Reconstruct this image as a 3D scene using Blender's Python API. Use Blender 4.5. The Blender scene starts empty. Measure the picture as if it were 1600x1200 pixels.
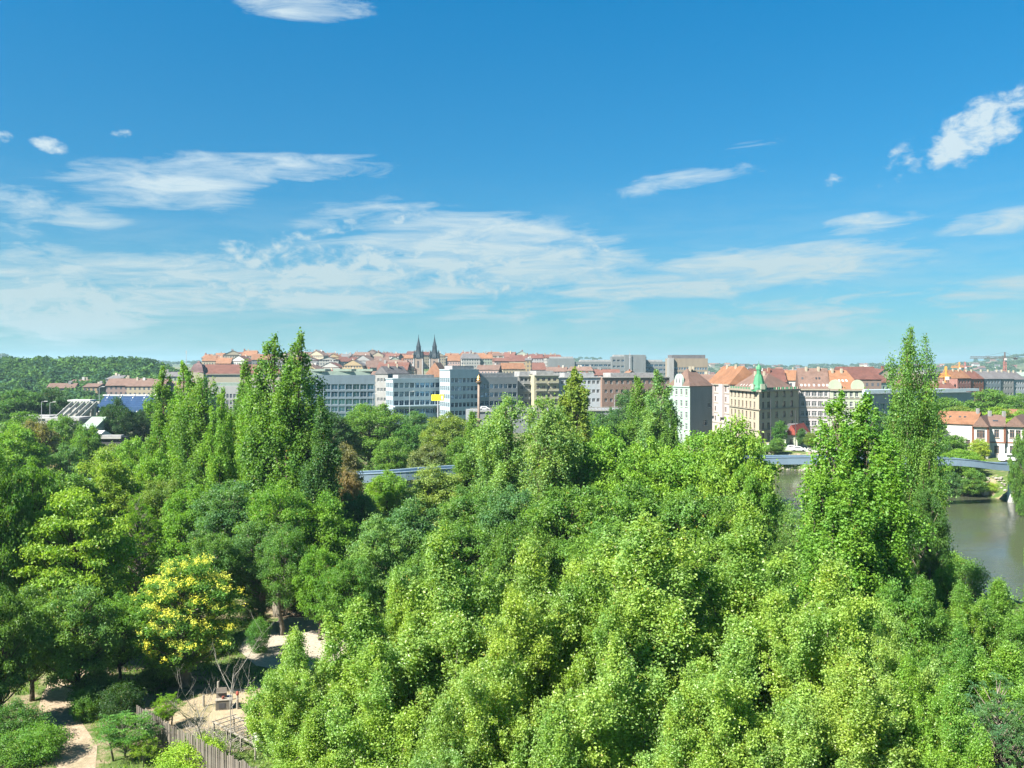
import bpy, bmesh, math, random
import numpy as np
from mathutils import Vector, Matrix
R = math.radians
sc = bpy.context.scene
COL = sc.collection
HC = 27.0            # camera height above the park (m)
FPX, CX, HY = 1386.0, 800.0, 575.0   # focal length, centre column and horizon row at 1600 x 1200

# ---------------------------------------------------------------- camera
cam_d = bpy.data.cameras.new('camera'); cam = bpy.data.objects.new('camera', cam_d); COL.objects.link(cam)
cam.location = (0, 0, HC); cam.rotation_euler = (R(90), 0, 0)
cam_d.sensor_fit = 'HORIZONTAL'; cam_d.sensor_width = 36.0; cam_d.lens = FPX/1600*36
cam_d.shift_y = -25/1600; cam_d.clip_start = 0.5; cam_d.clip_end = 20000
sc.camera = cam
# ---------------------------------------------------------------- picture settings
sc.view_settings.view_transform = 'Standard'; sc.view_settings.look = 'None'
sc.view_settings.gamma = 1.0; sc.view_settings.use_curve_mapping = False
sc.view_settings.exposure = 2.0
sc.render.engine = 'CYCLES'
cy = sc.cycles
cy.use_denoising = True
cy.max_bounces = 7; cy.diffuse_bounces = 5; cy.glossy_bounces = 2; cy.transmission_bounces = 3
cy.transparent_max_bounces = 4; cy.volume_bounces = 0
cy.caustics_reflective = False; cy.caustics_refractive = False
cy.use_adaptive_sampling = True; cy.adaptive_threshold = 0.015
# ---------------------------------------------------------------- node helper
class NT:
    def __init__(s, tree): s.t = tree; s.n = tree.nodes; s.l = tree.links
    def put(s, sock, v):
        if v is None: return
        if isinstance(v, bpy.types.NodeSocket): s.l.new(v, sock)
        else: sock.default_value = v
    def node(s, typ, ins=(), **kw):
        n = s.n.new(typ)
        for k, v in kw.items(): setattr(n, k, v)
        for k, v in (ins.items() if isinstance(ins, dict) else enumerate(ins)): s.put(n.inputs[k], v)
        return n
    def m(s, op, a, b=None, c=None, clamp=False):
        return s.node('ShaderNodeMath', [a, b, c], operation=op, use_clamp=clamp).outputs[0]
    def vm(s, op, a, b=None):
        n = s.node('ShaderNodeVectorMath', [a, b], operation=op)
        return n.outputs['Value'] if op in ('LENGTH', 'DOT_PRODUCT') else n.outputs[0]
    def xyz(s, x, y, z): return s.node('ShaderNodeCombineXYZ', [x, y, z]).outputs[0]
    def sep(s, v): return s.node('ShaderNodeSeparateXYZ', [v]).outputs
    def noise(s, vec, scale, detail=4, rough=0.55, dist=0.0):
        return s.node('ShaderNodeTexNoise', {'Vector': vec, 'Scale': scale, 'Detail': detail, 'Roughness': rough, 'Distortion': dist}).outputs[0]
    def mr(s, v, a, b, c, d, smooth=True):
        n = s.node('ShaderNodeMapRange', {0: v, 1: a, 2: b, 3: c, 4: d}); n.clamp = True
        n.interpolation_type = 'SMOOTHSTEP' if smooth else 'LINEAR'
        return n.outputs[0]
    def mix(s, f, a, b, mode='MIX'):
        n = s.node('ShaderNodeMix', data_type='RGBA', blend_type=mode)
        s.put(n.inputs[0], f); s.put(n.inputs[6], a); s.put(n.inputs[7], b)
        return n.outputs[2]
# ---------------------------------------------------------------- sun and sky
SUN_EL = R(46); SUN_H = Vector((-0.80, -0.60)).normalized()     # direction towards the sun
sun_dir = Vector((SUN_H.x*math.cos(SUN_EL), SUN_H.y*math.cos(SUN_EL), math.sin(SUN_EL)))
sl = bpy.data.lights.new('sun', 'SUN'); sl.energy = 5.0; sl.angle = R(0.53); sl.color = (1.0, 0.945, 0.84)
so = bpy.data.objects.new('sun', sl); COL.objects.link(so)
so.rotation_euler = sun_dir.to_track_quat('Z', 'Y').to_euler(); so.location = (-200, -60, 300)
w = bpy.data.worlds.new('World'); sc.world = w; w.use_nodes = True
n = NT(w.node_tree); n.n.clear()
sky = n.node('ShaderNodeTexSky', sky_type='NISHITA'); sky.sun_disc = False
sky.sun_elevation = SUN_EL; sky.sun_rotation = math.atan2(SUN_H.x, SUN_H.y)
sky.altitude = 200; sky.air_density = 1.0; sky.dust_density = 0.4; sky.ozone_density = 2.2
D = n.vm('NORMALIZE', n.node('ShaderNodeTexCoord').outputs['Generated'])
hsv = n.node('ShaderNodeHueSaturation', {'Hue': 0.5, 'Saturation': 1.0, 'Value': 1.0, 'Color': n.mix(1.0, sky.outputs[0], n.mix(n.mr(n.sep(D)[2], 0.0, 0.40, 0, 1, False), (0.19, 0.39, 0.47, 1), (0.014, 0.57, 0.80, 1)), 'MULTIPLY')})
dx, dy, dz = n.sep(D)
az = n.m('MULTIPLY', n.m('ARCTAN2', dx, dy), 57.29578)
el = n.m('MULTIPLY', n.m('ARCSINE', dz), 57.29578)
# cloud layer seen in perspective: the direction is projected on a high plane, so streaks flatten towards the horizon
den = n.m('ADD', n.m('MAXIMUM', dz, 0.0), 0.10)
px_, py_ = n.m('DIVIDE', dx, den), n.m('DIVIDE', dy, den)
pl = n.xyz(px_, py_, 0.0)
wob = n.noise(pl, 1.3, 4, 0.55)
ang = n.xyz(n.m('ADD', n.m('MULTIPLY', az, 0.075), n.m('MULTIPLY', wob, 0.45)), n.m('SUBTRACT', n.m('MULTIPLY', el, 0.40), n.m('MULTIPLY', az, 0.012)), 3.7)
ns_streak = n.noise(ang, 2.6, 10, 0.66, 0.5)
ns_puff = n.noise(n.xyz(n.m('MULTIPLY', az, 0.22), n.m('MULTIPLY', el, 0.34), 1.3), 2.8, 9, 0.60, 0.25)
ns_low = n.noise(n.xyz(n.m('MULTIPLY', az, 0.03), n.m('MULTIPLY', el, 0.16), 8.1), 1.6, 4, 0.5)
def blob(pxc, pyc, a, b, tilt, power=1.0):
    "soft ellipse of cloudiness, given by the place it has in the sky (degrees); a, b in degrees"
    u0 = math.degrees(math.atan((pxc-CX)/FPX)); v0 = math.degrees(math.atan((HY-pyc)/FPX*math.cos(R(u0))))
    c, s_ = math.cos(R(tilt)), math.sin(R(tilt))
    du, dv = n.m('SUBTRACT', az, u0), n.m('SUBTRACT', el, v0)
    p = n.m('ADD', n.m('MULTIPLY', du, c/a), n.m('MULTIPLY', dv, s_/a))
    q = n.m('ADD', n.m('MULTIPLY', du, -s_/b), n.m('MULTIPLY', dv, c/b))
    r2 = n.m('ADD', n.m('MULTIPLY', p, p), n.m('MULTIPLY', q, q))
    return n.mr(r2, 0.0, 1.0, power, 0.0)
def total(lst):
    t = lst[0]
    for k in lst[1:]: t = n.m('MAXIMUM', t, k)
    return t
streaks = total([blob(255, 290, 7.5, 2.2, 3, 1.0), blob(400, 262, 11.5, 1.25, 3, .9), blob(60, 325, 6.5, 2.0, 2, .62),
    blob(760, 388, 14.0, 3.4, -6, 1.0), blob(1130, 428, 15.5, 1.9, 5, 1.0), blob(1075, 280, 7.0, .9, 8, .62), blob(1370, 347, 4.0, .9, 5, .8),
    blob(1580, 343, 5.5, .95, 4, .92), blob(1170, 233, 3.2, .7, 9, .42), blob(560, 455, 11.0, 2.0, 0, .95), blob(250, 440, 11.0, 2.6, 3, .95),
    blob(60, 470, 9.5, 3.0, 0, .98), blob(1330, 487, 12.0, 1.8, 3, .62), blob(850, 482, 12.0, 1.3, 2, .5), blob(480, 8, 5.2, 1.5, 2, .9), blob(60, 405, 5.0, 1.6, 4, .55),
    blob(1540, 455, 8.0, 1.2, 6, .6)])
puffs = total([blob(1530, 205, 4.6, 2.1, 32, 1.0), blob(1413, 255, 2.6, 1.5, 38, .62), blob(76, 226, 1.6, .62, -12, .95), blob(188, 209, 1.0, .45, 4, .68),
    blob(5, 214, .9, .5, 0, .8), blob(1310, 285, 1.7, 1.1, 45, .48), blob(1588, 160, 2.5, 1.2, 28, .6), blob(480, 430, 12.0, 3.2, 4, .82), blob(680, 415, 13, 3.2, 0, .80), blob(90, 470, 8, 2.6, 0, .82), blob(850, 390, 8, 2.0, -4, .55),
    blob(285, 414, 3.4, .7, 4, .72), blob(560, 350, 4.5, 1.0, 10, .62), blob(455, 372, 2.4, .8, 0, .6)])
inview = n.mr(n.m('ABSOLUTE', az), 30.0, 38.0, 0.0, 1.0)                      # beyond the named clouds the same thin cloud goes on
field = n.m('MULTIPLY', n.mr(ns_low, 0.46, 0.68, 0.0, 0.75), n.m('MAXIMUM', inview, n.mr(el, 24, 30, 0, 1)))
streaks = n.m('MAXIMUM', streaks, field)
exp_ = lambda v, k: n.m('ADD', n.m('MULTIPLY', n.m('SUBTRACT', v, 0.5), k), 0.5)
cs = n.mr(n.m('ADD', n.m('MULTIPLY', exp_(ns_streak, 3.0), 0.62), n.m('MULTIPLY', streaks, 0.72)), 0.55, 1.22, 0.0, 1.0, False)
cp = n.mr(n.m('ADD', n.m('MULTIPLY', exp_(ns_puff, 3.0), 0.60), n.m('MULTIPLY', puffs, 0.70)), 0.60, 1.10, 0.0, 1.0)
cs = n.m('MULTIPLY', cs, n.mr(streaks, 0.0, 0.22, 0.0, 1.0)); cp = n.m('MULTIPLY', cp, n.mr(puffs, 0.0, 0.25, 0.0, 1.0))
veil = n.mr(el, 0.0, 13.0, 0.42, 0.0)
cloud = n.m('MINIMUM', n.m('ADD', n.m('MAXIMUM', n.m('MULTIPLY', cs, .95), cp), n.m('MULTIPLY', veil, n.mr(ns_streak, .35, .65, .25, 1.0))), 0.93)
cloud_col = n.mix(n.mr(el, 2.0, 14.0, 0.0, 1.0), (2.7, 3.4, 3.5, 1), (3.5, 4.2, 4.5, 1))
full = n.mix(cloud, hsv.outputs[0], cloud_col)
bg = n.node('ShaderNodeBackground', {'Color': full, 'Strength': 0.05})
out = n.node('ShaderNodeOutputWorld', [bg.outputs[0]])
w.cycles.sampling_method = 'MANUAL'; w.cycles.sample_map_resolution = 256
# ---------------------------------------------------------------- places
def WX(px, Y): return (px-CX)/FPX*Y
def WZ(py, Y): return HC-(py-HY)/FPX*Y
def GY(py, z=0.0): return (HC-z)*FPX/(py-HY)          # distance at which ground of height z shows at row py
def GP(px, py, z=0.0): Y = GY(py, z); return (WX(px, Y), Y)
def sstep(a, b, v): t = np.clip((v-a)/(b-a), 0, 1); return t*t*(3-2*t)
NEAR_BANK = [(100, 20), (72, 80), (59, 127), (49, 187), (28, 228), (-4, 258), (-70, 298), (-180, 318), (-420, 326), (-1500, 330)]
FAR_BANK = [(230, 20), (170, 110), (140, 165), (113, 214), (88, 266), (58, 292), (10, 318), (-80, 338), (-200, 350), (-420, 356), (-1500, 365)]
RIVER = np.array(NEAR_BANK + FAR_BANK[::-1], float)
WATER_Z = -4.0
def river_sd(x, y):
    "signed distance to the river outline, positive inside"
    x = np.asarray(x, float); y = np.asarray(y, float)
    d = np.full(x.shape, 1e9); inside = np.zeros(x.shape, bool)
    n_ = len(RIVER)
    for i in range(n_):
        a, b = RIVER[i], RIVER[(i+1) % n_]
        ab = b-a; t = np.clip(((x-a[0])*ab[0]+(y-a[1])*ab[1])/(ab@ab), 0, 1)
        d = np.minimum(d, np.hypot(x-a[0]-t*ab[0], y-a[1]-t*ab[1]))
        c = ((a[1] > y) != (b[1] > y))
        with np.errstate(divide='ignore', invalid='ignore'):
            xi = a[0]+(y-a[1])*ab[0]/np.where(ab[1] == 0, 1e-9, ab[1])
        inside ^= c & (x < xi)
    return np.where(inside, d, -d)
def terrain(x, y):
    x = np.asarray(x, float); y = np.asarray(y, float)
    r = x/np.maximum(y, 1.0)
    z = np.maximum(sstep(255, 300, y), sstep(95, 125, x))          # far bank a metre higher
    city = 27*sstep(480, 1150, y)*(1-sstep(0.06, 0.20, r))
    wood = 24*sstep(500, 740, y)*(1-sstep(-0.42, -0.33, r))
    z = z+np.maximum(city, wood)
    wav = 0.75+0.25*np.sin(x/410+0.6)*np.cos(x/173+y/900)+0.12*np.sin(x/97)
    z = z+np.maximum(0, 40*sstep(2000, 3500, y)*wav)*sstep(-0.1, 0.15, r) + 14*sstep(2200, 3300, y)*(1-sstep(-0.1, 0.15, r))
    z = z+34*np.exp(-((r-0.62)/0.10)**2)*sstep(1700, 2600, y) + 34*np.exp(-((r+0.585)/0.02)**2)*sstep(2000, 2600, y)*(1-sstep(2900, 3600, y))
    z = z-8.5*sstep(-7, 5, river_sd(x, y))
    return z
def T(x, y): return float(terrain(np.array([x]), np.array([y]))[0])

# ---------------------------------------------------------------- materials
MAT = {}
def material(name):
    m_ = bpy.data.materials.new(name); m_.use_nodes = True; t = NT(m_.node_tree)
    return m_, t, t.n['Principled BSDF']
def surf(name, col, rough=0.8, var=0.12, scale=0.6, spec=0.3, metal=0.0, streak=False, bump=0.0, bscale=8.0):
    "plain weathered surface: base colour with soft blotches of dirt"
    if name in MAT: return MAT[name]
    m_, t, b = material(name)
    co = t.node('ShaderNodeTexCoord').outputs['Object']
    if streak:
        x, y, z = t.sep(co); co2 = t.xyz(x, y, t.m('MULTIPLY', z, 0.25))
    else: co2 = co
    f = t.noise(co2, scale, 5, 0.6)
    f2 = t.noise(co, scale*9, 3, 0.6)
    v = t.m('ADD', t.mr(f, .3, .7, 1-var, 1+var), t.mr(f2, .3, .7, -var*.45, var*.45))
    t.put(b.inputs['Base Color'], t.mix(1.0, (*col, 1), t.xyz(v, v, v), 'MULTIPLY'))
    b.inputs['Roughness'].default_value = rough; b.inputs['Specular IOR Level'].default_value = spec; b.inputs['Metallic'].default_value = metal
    if bump:
        bn = t.node('ShaderNodeBump', {'Strength': bump, 'Distance': 0.05, 'Height': t.noise(co, bscale, 4)})
        t.put(b.inputs['Normal'], bn.outputs[0])
    MAT[name] = m_; return m_
def roof_mat(name, col):
    if name in MAT: return MAT[name]
    m_, t, b = material(name)
    co = t.node('ShaderNodeTexCoord').outputs['Object']
    oi = t.node('ShaderNodeObjectInfo').outputs['Random']
    f = t.noise(co, 0.35, 5, 0.65); g = t.noise(co, 3.0, 3, 0.6)
    v = t.m('ADD', t.m('ADD', t.mr(f, .3, .7, .78, 1.15), t.mr(g, .3, .7, -.12, .12)), t.m('MULTIPLY', oi, 0.15))
    t.put(b.inputs['Base Color'], t.mix(1.0, (*col, 1), t.xyz(v, v, v), 'MULTIPLY'))
    b.inputs['Roughness'].default_value = 0.85; b.inputs['Specular IOR Level'].default_value = 0.2
    x, y, z = t.sep(co)
    wv = t.node('ShaderNodeTexWave', {'Vector': co, 'Scale': 1.6, 'Distortion': 0.4}, wave_type='BANDS', bands_direction='Z')
    bn = t.node('ShaderNodeBump', {'Strength': 0.5, 'Distance': 0.06, 'Height': wv.outputs[1]}); t.put(b.inputs['Normal'], bn.outputs[0])
    MAT[name] = m_; return m_
def glass_mat(name, col, rough=0.06, metal=0.0):
    if name in MAT: return MAT[name]
    m_, t, b = material(name)
    oi = t.node('ShaderNodeObjectInfo').outputs['Random']
    v = t.mr(oi, 0, 1, .55, 1.5, False)
    t.put(b.inputs['Base Color'], t.mix(1.0, (*col, 1), t.xyz(v, v, v), 'MULTIPLY'))
    b.inputs['Roughness'].default_value = rough; b.inputs['Specular IOR Level'].default_value = 0.6; b.inputs['Metallic'].default_value = metal
    MAT[name] = m_; return m_
def farwall_mat(name, col):
    "plaster of far houses; their windows are only a pixel or two, so they come from the wall's own UV grid (metres)"
    if name in MAT: return MAT[name]
    m_, t, b = material(name)
    u, v, _ = t.sep(t.node('ShaderNodeUVMap').outputs[0])
    fu = t.m('FRACT', t.m('DIVIDE', u, 2.7)); fv = t.m('FRACT', t.m('DIVIDE', v, 3.3))
    k = t.m('MULTIPLY', t.m('MULTIPLY', t.m('GREATER_THAN', fu, 0.3), t.m('LESS_THAN', fu, 0.72)), t.m('MULTIPLY', t.m('GREATER_THAN', fv, 0.3), t.m('LESS_THAN', fv, 0.82)))
    oi = t.node('ShaderNodeObjectInfo').outputs['Random']; s_ = t.mr(oi, 0, 1, .7, 1.12, False)
    base = t.mix(1.0, (*col, 1), t.xyz(s_, s_, s_), 'MULTIPLY')
    t.put(b.inputs['Base Color'], t.mix(k, base, (0.055, 0.062, 0.075, 1)))
    t.put(b.inputs['Roughness'], t.mr(k, 0, 1, .85, .25, False)); b.inputs['Specular IOR Level'].default_value = 0.3
    MAT[name] = m_; return m_
def leaf_mat(name, trans=0.45, var=0.34, rough=0.45, spec=0.28, dry=0.008):
    "leaves: the tree's own tint (object colour), a random shade per leaf, light passing through"
    if name in MAT: return MAT[name]
    m_, t, b = material(name)
    rnd = t.node('ShaderNodeNewGeometry').outputs['Random Per Island']
    oc = t.node('ShaderNodeObjectInfo').outputs['Color']
    v = t.mr(rnd, 0, 1, 1.2*(1-var), 1.2*(1+var), False)
    c = t.mix(1.0, oc, t.xyz(v, v, t.m('MULTIPLY', v, v)), 'MULTIPLY')
    pn = t.noise(t.node('ShaderNodeNewGeometry').outputs['Position'], 0.42, 3, 0.6)      # pigment differs from branch to branch
    c = t.mix(t.mr(pn, .36, .64, 0, 1), t.mix(1.0, c, (.88, .95, 1.05, 1), 'MULTIPLY'), t.mix(1.0, c, (1.20, 1.10, .85, 1), 'MULTIPLY'))
    rn2 = t.m('FRACT', t.m('MULTIPLY', rnd, 37.77))
    c = t.mix(t.m('MULTIPLY', t.m('LESS_THAN', rn2, dry), 0.8), c, (0.26, 0.20, 0.035, 1))
    t.put(b.inputs['Base Color'], c); b.inputs['Roughness'].default_value = rough; b.inputs['Specular IOR Level'].default_value = spec
    tr = t.node('ShaderNodeBsdfTranslucent', [t.mix(1.0, c, (1.5, 1.55, 0.5, 1), 'MULTIPLY')])
    mx = t.node('ShaderNodeMixShader', [trans, b.outputs[0], tr.outputs[0]])
    t.put(t.n['Material Output'].inputs[0], mx.outputs[0])
    MAT[name] = m_; return m_
LEAF = leaf_mat('leaf'); LEAF_FINE = leaf_mat('leaf_fine', 0.47, 0.30, 0.40, 0.42, 0.012); LEAF_FAR = leaf_mat('leaf_far', 0.25, 0.35, 0.8, 0.05, 0.0); LEAF_BROWN = leaf_mat('leaf_brown', 0.2, 0.35, 0.6, 0.2, 0.2)
FLOWER = leaf_mat('flower', 0.3, 0.2, 0.6, 0.2, 0.0)
BARK = surf('bark', (0.085, 0.068, 0.050), 0.9, 0.3, 2.5, 0.15)
BARK_PALE = surf('bark_pale', (0.17, 0.15, 0.12), 0.9, 0.25, 2.5, 0.15)
BARK_DEAD = surf('bark_dead', (0.20, 0.185, 0.16), 0.9, 0.2, 3.0, 0.15)

# ---------------------------------------------------------------- mesh helpers
class MB:
    def __init__(s): s.v = []; s.f = []; s.uv = []
    def quad(s, a, b, c, d): i = len(s.v); s.v += [tuple(a), tuple(b), tuple(c), tuple(d)]; s.f.append((i, i+1, i+2, i+3))
    def poly(s, pts): i = len(s.v); s.v += [tuple(p) for p in pts]; s.f.append(tuple(range(i, i+len(pts))))
    def box(s, x0, x1, y0, y1, z0, z1):
        i = len(s.v)
        s.v += [(x0, y0, z0), (x1, y0, z0), (x1, y1, z0), (x0, y1, z0), (x0, y0, z1), (x1, y0, z1), (x1, y1, z1), (x0, y1, z1)]
        s.f += [tuple(i+k for k in q) for q in ((0, 3, 2, 1), (4, 5, 6, 7), (0, 1, 5, 4), (1, 2, 6, 5), (2, 3, 7, 6), (3, 0, 4, 7))]
        return s
    def bar(s, a, b, w_, h_):
        "square bar from a to b"
        a, b = Vector(a), Vector(b); d = (b-a).normalized(); up = Vector((0, 0, 1)) if abs(d.z) < .95 else Vector((1, 0, 0))
        u = d.cross(up).normalized()*w_/2; v = u.cross(d).normalized()*h_/2
        i = len(s.v)
        for p in (a, b): s.v += [tuple(p-u-v), tuple(p+u-v), tuple(p+u+v), tuple(p-u+v)]
        s.f += [tuple(i+k for k in q) for q in ((0, 1, 2, 3), (7, 6, 5, 4), (0, 4, 5, 1), (1, 5, 6, 2), (2, 6, 7, 3), (3, 7, 4, 0))]
        return s
    def tube(s, pts, rad, sides=6, cap=True):
        pts = [Vector(p) for p in pts]; i0 = len(s.v)
        for k, p in enumerate(pts):
            d = (pts[min(k+1, len(pts)-1)]-pts[max(k-1, 0)]).normalized()
            u = d.cross(Vector((0.31, 0.95, 0.05))).normalized(); v = d.cross(u)
            for j in range(sides):
                a = 2*math.pi*j/sides; s.v.append(tuple(p+(u*math.cos(a)+v*math.sin(a))*rad[k]))
        for k in range(len(pts)-1):
            for j in range(sides):
                j2 = (j+1) % sides; a = i0+k*sides
                s.f.append((a+j, a+j2, a+sides+j2, a+sides+j))
        if cap: s.f.append(tuple(i0+len(pts)*sides-sides+j for j in range(sides))); s.f.append(tuple(i0+sides-1-j for j in range(sides)))
        return s
    def lathe(s, prof, sides=10, c=(0, 0, 0), rot=0.0):
        i0 = len(s.v)
        for (r_, z) in prof:
            for j in range(sides):
                a = rot+2*math.pi*j/sides; s.v.append((c[0]+r_*math.cos(a), c[1]+r_*math.sin(a), c[2]+z))
        for k in range(len(prof)-1):
            for j in range(sides):
                j2 = (j+1) % sides; a = i0+k*sides; s.f.append((a+j, a+j2, a+sides+j2, a+sides+j))
        s.f.append(tuple(i0+(len(prof)-1)*sides+j for j in range(sides))); s.f.append(tuple(i0+sides-1-j for j in range(sides)))
        return s
    def mesh(s, name, mat, smooth=False):
        me = bpy.data.meshes.new(name); me.from_pydata(s.v, [], s.f)
        if s.uv:
            l = me.uv_layers.new(name='UVMap'); l.data.foreach_set('uv', np.array(s.uv, np.float32).ravel())
        if mat: me.materials.append(mat)
        if smooth: me.shade_smooth()
        return me
def link(name, data, parent=None, loc=None, rz=None):
    o = bpy.data.objects.new(name, data); COL.objects.link(o); o.parent = parent
    if loc is not None: o.location = loc
    if rz is not None: o.rotation_euler = (0, 0, rz)
    return o
def tag(o, label=None, cat=None, group=None, kind=None):
    for k, v in (('label', label), ('category', cat), ('group', group), ('kind', kind)):
        if v: o[k] = v
    return o
def thing(name, label, cat, loc, rz=0.0, group=None): return tag(link(name, None, None, loc, rz), label, cat, group)

# ---------------------------------------------------------------- ground and water
def axis(parts):
    o = []
    for a, b, st in parts: o += list(np.arange(a, b, st))
    return np.array(o)
gx = np.concatenate([-np.geomspace(240, 6500, 46)[::-1], axis([(-238, 240, 3.2)]), np.geomspace(240, 6500, 46)])
gy = np.concatenate([axis([(-160, 0, 20), (0, 390, 3.4)]), np.geomspace(390, 8000, 110)])
XX, YY = np.meshgrid(gx, gy); ZZ = terrain(XX, YY)
nx, ny = len(gx), len(gy)
idx = np.arange(nx*ny).reshape(ny, nx)
q = np.stack([idx[:-1, :-1], idx[:-1, 1:], idx[1:, 1:], idx[1:, :-1]], -1).reshape(-1, 4)
def np_mesh(name, V, Q, mat, smooth=False):
    me = bpy.data.meshes.new(name); me.vertices.add(len(V)); me.vertices.foreach_set('co', np.asarray(V, np.float32).ravel())
    me.loops.add(len(Q)*4); me.loops.foreach_set('vertex_index', np.asarray(Q, np.int32).ravel())
    me.polygons.add(len(Q)); me.polygons.foreach_set('loop_start', np.arange(0, len(Q)*4, 4, dtype=np.int32))
    me.update(calc_edges=True)
    if mat: me.materials.append(mat)
    me.polygons.foreach_set('use_smooth', np.full(len(Q), smooth))
    return me
gm, t, b = material('ground')
co = t.node('ShaderNodeNewGeometry').outputs['Position']
f1 = t.noise(co, 0.09, 6, 0.6); f2 = t.noise(co, 0.9, 5, 0.65); f3 = t.noise(co, 7.0, 4, 0.7)
g1 = t.mix(t.mr(f2, .35, .65, 0, 1), (0.050, 0.088, 0.020, 1), (0.090, 0.115, 0.036, 1))
dirt = t.mix(t.mr(f3, .3, .7, 0, 1), (0.15, 0.115, 0.075, 1), (0.25, 0.20, 0.14, 1))
gcol = t.mix(t.mr(t.m('ADD', f1, t.m('MULTIPLY', t.m('SUBTRACT', f2, .5), .5)), .48, .60, 0, 1), g1, dirt)
yy = t.sep(co)[1]
far = t.mix(t.mr(t.noise(co, 0.02, 4), .42, .6, 0, 1), (0.045, 0.075, 0.022, 1), (0.12, 0.125, 0.085, 1))
t.put(b.inputs['Base Color'], t.mix(t.mr(yy, 300, 420, 0, 1), gcol, far)); b.inputs['Roughness'].default_value = 0.95; b.inputs['Specular IOR Level'].default_value = 0.1
t.put(b.inputs['Normal'], t.node('ShaderNodeBump', {'Strength': 0.6, 'Distance': 0.08, 'Height': t.m('ADD', f2, f3)}).outputs[0])
tag(link('ground', np_mesh('ground', np.stack([XX, YY, ZZ], -1).reshape(-1, 3), q, gm, True)), kind='structure')
wm, t, b = material('river_water')
co = t.node('ShaderNodeNewGeometry').outputs['Position']; x, y, z = t.sep(co)
wv = t.noise(t.xyz(t.m('MULTIPLY', x, 0.55), y, z), 0.55, 4, 0.6); wv2 = t.noise(co, 2.6, 3, 0.6); gust = t.noise(co, 0.035, 3, 0.5)
b.inputs['Base Color'].default_value = (0.048, 0.054, 0.034, 1); b.inputs['Roughness'].default_value = 0.06; b.inputs['IOR'].default_value = 1.33
t.put(b.inputs['Normal'], t.node('ShaderNodeBump', {'Strength': t.mr(gust, .35, .65, .14, .5), 'Distance': 0.25, 'Height': t.m('ADD', wv, t.m('MULTIPLY', wv2, .45))}).outputs[0])
W = MB(); W.quad((-1500, 10, WATER_Z), (260, 10, WATER_Z), (260, 380, WATER_Z), (-1500, 380, WATER_Z))
tag(link('river_water', W.mesh('river_water', wm)), kind='structure')
# ---------------------------------------------------------------- trees: one mesh per kind and variant, shared by its copies
def leaf_quads(C, N, S, rng, asp=0.62):
    n_ = len(C); N = N/np.maximum(np.linalg.norm(N, axis=1, keepdims=True), 1e-6)
    a = rng.normal(size=(n_, 3)); tt = a-(a*N).sum(1, keepdims=True)*N; tt /= np.maximum(np.linalg.norm(tt, axis=1, keepdims=True), 1e-6)
    bb = np.cross(N, tt); S = S[:, None]
    V = np.stack([C-tt*S*.5-N*S*.10, C+bb*S*asp*.5+N*S*.06, C+tt*S*.5-N*S*.10, C-bb*S*asp*.5+N*S*.06], 1)
    return V.reshape(-1, 3), np.arange(n_*4).reshape(-1, 4)
def clump_leaves(cs, rs, per, rng, up=0.55, rand=0.65, under=0.55, power=2.4, stray_=.10, gauss=False):
    "leaves on and inside clumps; cs centres, rs radii (k,3), per leaves per clump"
    k = np.repeat(np.arange(len(cs)), per); n_ = len(k)
    d = rng.normal(size=(n_, 3)); d /= np.linalg.norm(d, axis=1, keepdims=True)
    low = d[:, 2] < -0.25; flip = low & (rng.random(n_) < under); d[flip, 2] *= -1
    r = rng.random(n_)**(1/power); r *= 1+0.20*rng.normal(size=n_); stray = rng.random(n_) < stray_; r[stray] *= rng.uniform(1.1, 1.55, stray.sum())
    C = cs[k]+d*r[:, None]*rs[k]
    if gauss: C = cs[k]+rng.normal(size=(n_, 3))*rs[k]*.66
    N = d*0.6+np.array([0, 0, up])+rng.normal(size=(n_, 3))*rand
    return C, N
def limb(mb, a, b, ra, rb, rng, segs=4, sides=4, sag=0.12):
    a, b = np.array(a, float), np.array(b, float); L = np.linalg.norm(b-a)
    mid = (a+b)/2+rng.normal(size=3)*L*0.05+np.array([0, 0, -L*sag])
    pts = []
    for i in range(segs+1):
        s_ = i/segs; pts.append((1-s_)**2*a+2*s_*(1-s_)*mid+s_*s_*b)
    mb.tube(pts, [ra+(rb-ra)*i/segs for i in range(segs+1)], sides, False)
def spaced(n_, sampler, dmin, rng, tries=4000):
    pts = []
    for _ in range(tries):
        p = sampler()
        if all((p[0]-q_[0])**2+(p[1]-q_[1])**2+(p[2]-q_[2])**2 > dmin*dmin for q_ in pts):
            pts.append(p)
            if len(pts) >= n_: break
    return np.array(pts)
TREE = {}
def finish(key, mb, C, N, S, rng, mat, bark, nomH, nomW, asp=0.62, extra=None):
    V, Q = leaf_quads(C, N, S, rng, asp)
    TREE[key] = dict(trunk=mb.mesh('trunk', bark, True), crown=np_mesh('crown', V, Q, mat), H=nomH, W=nomW, extra=extra)
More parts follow.
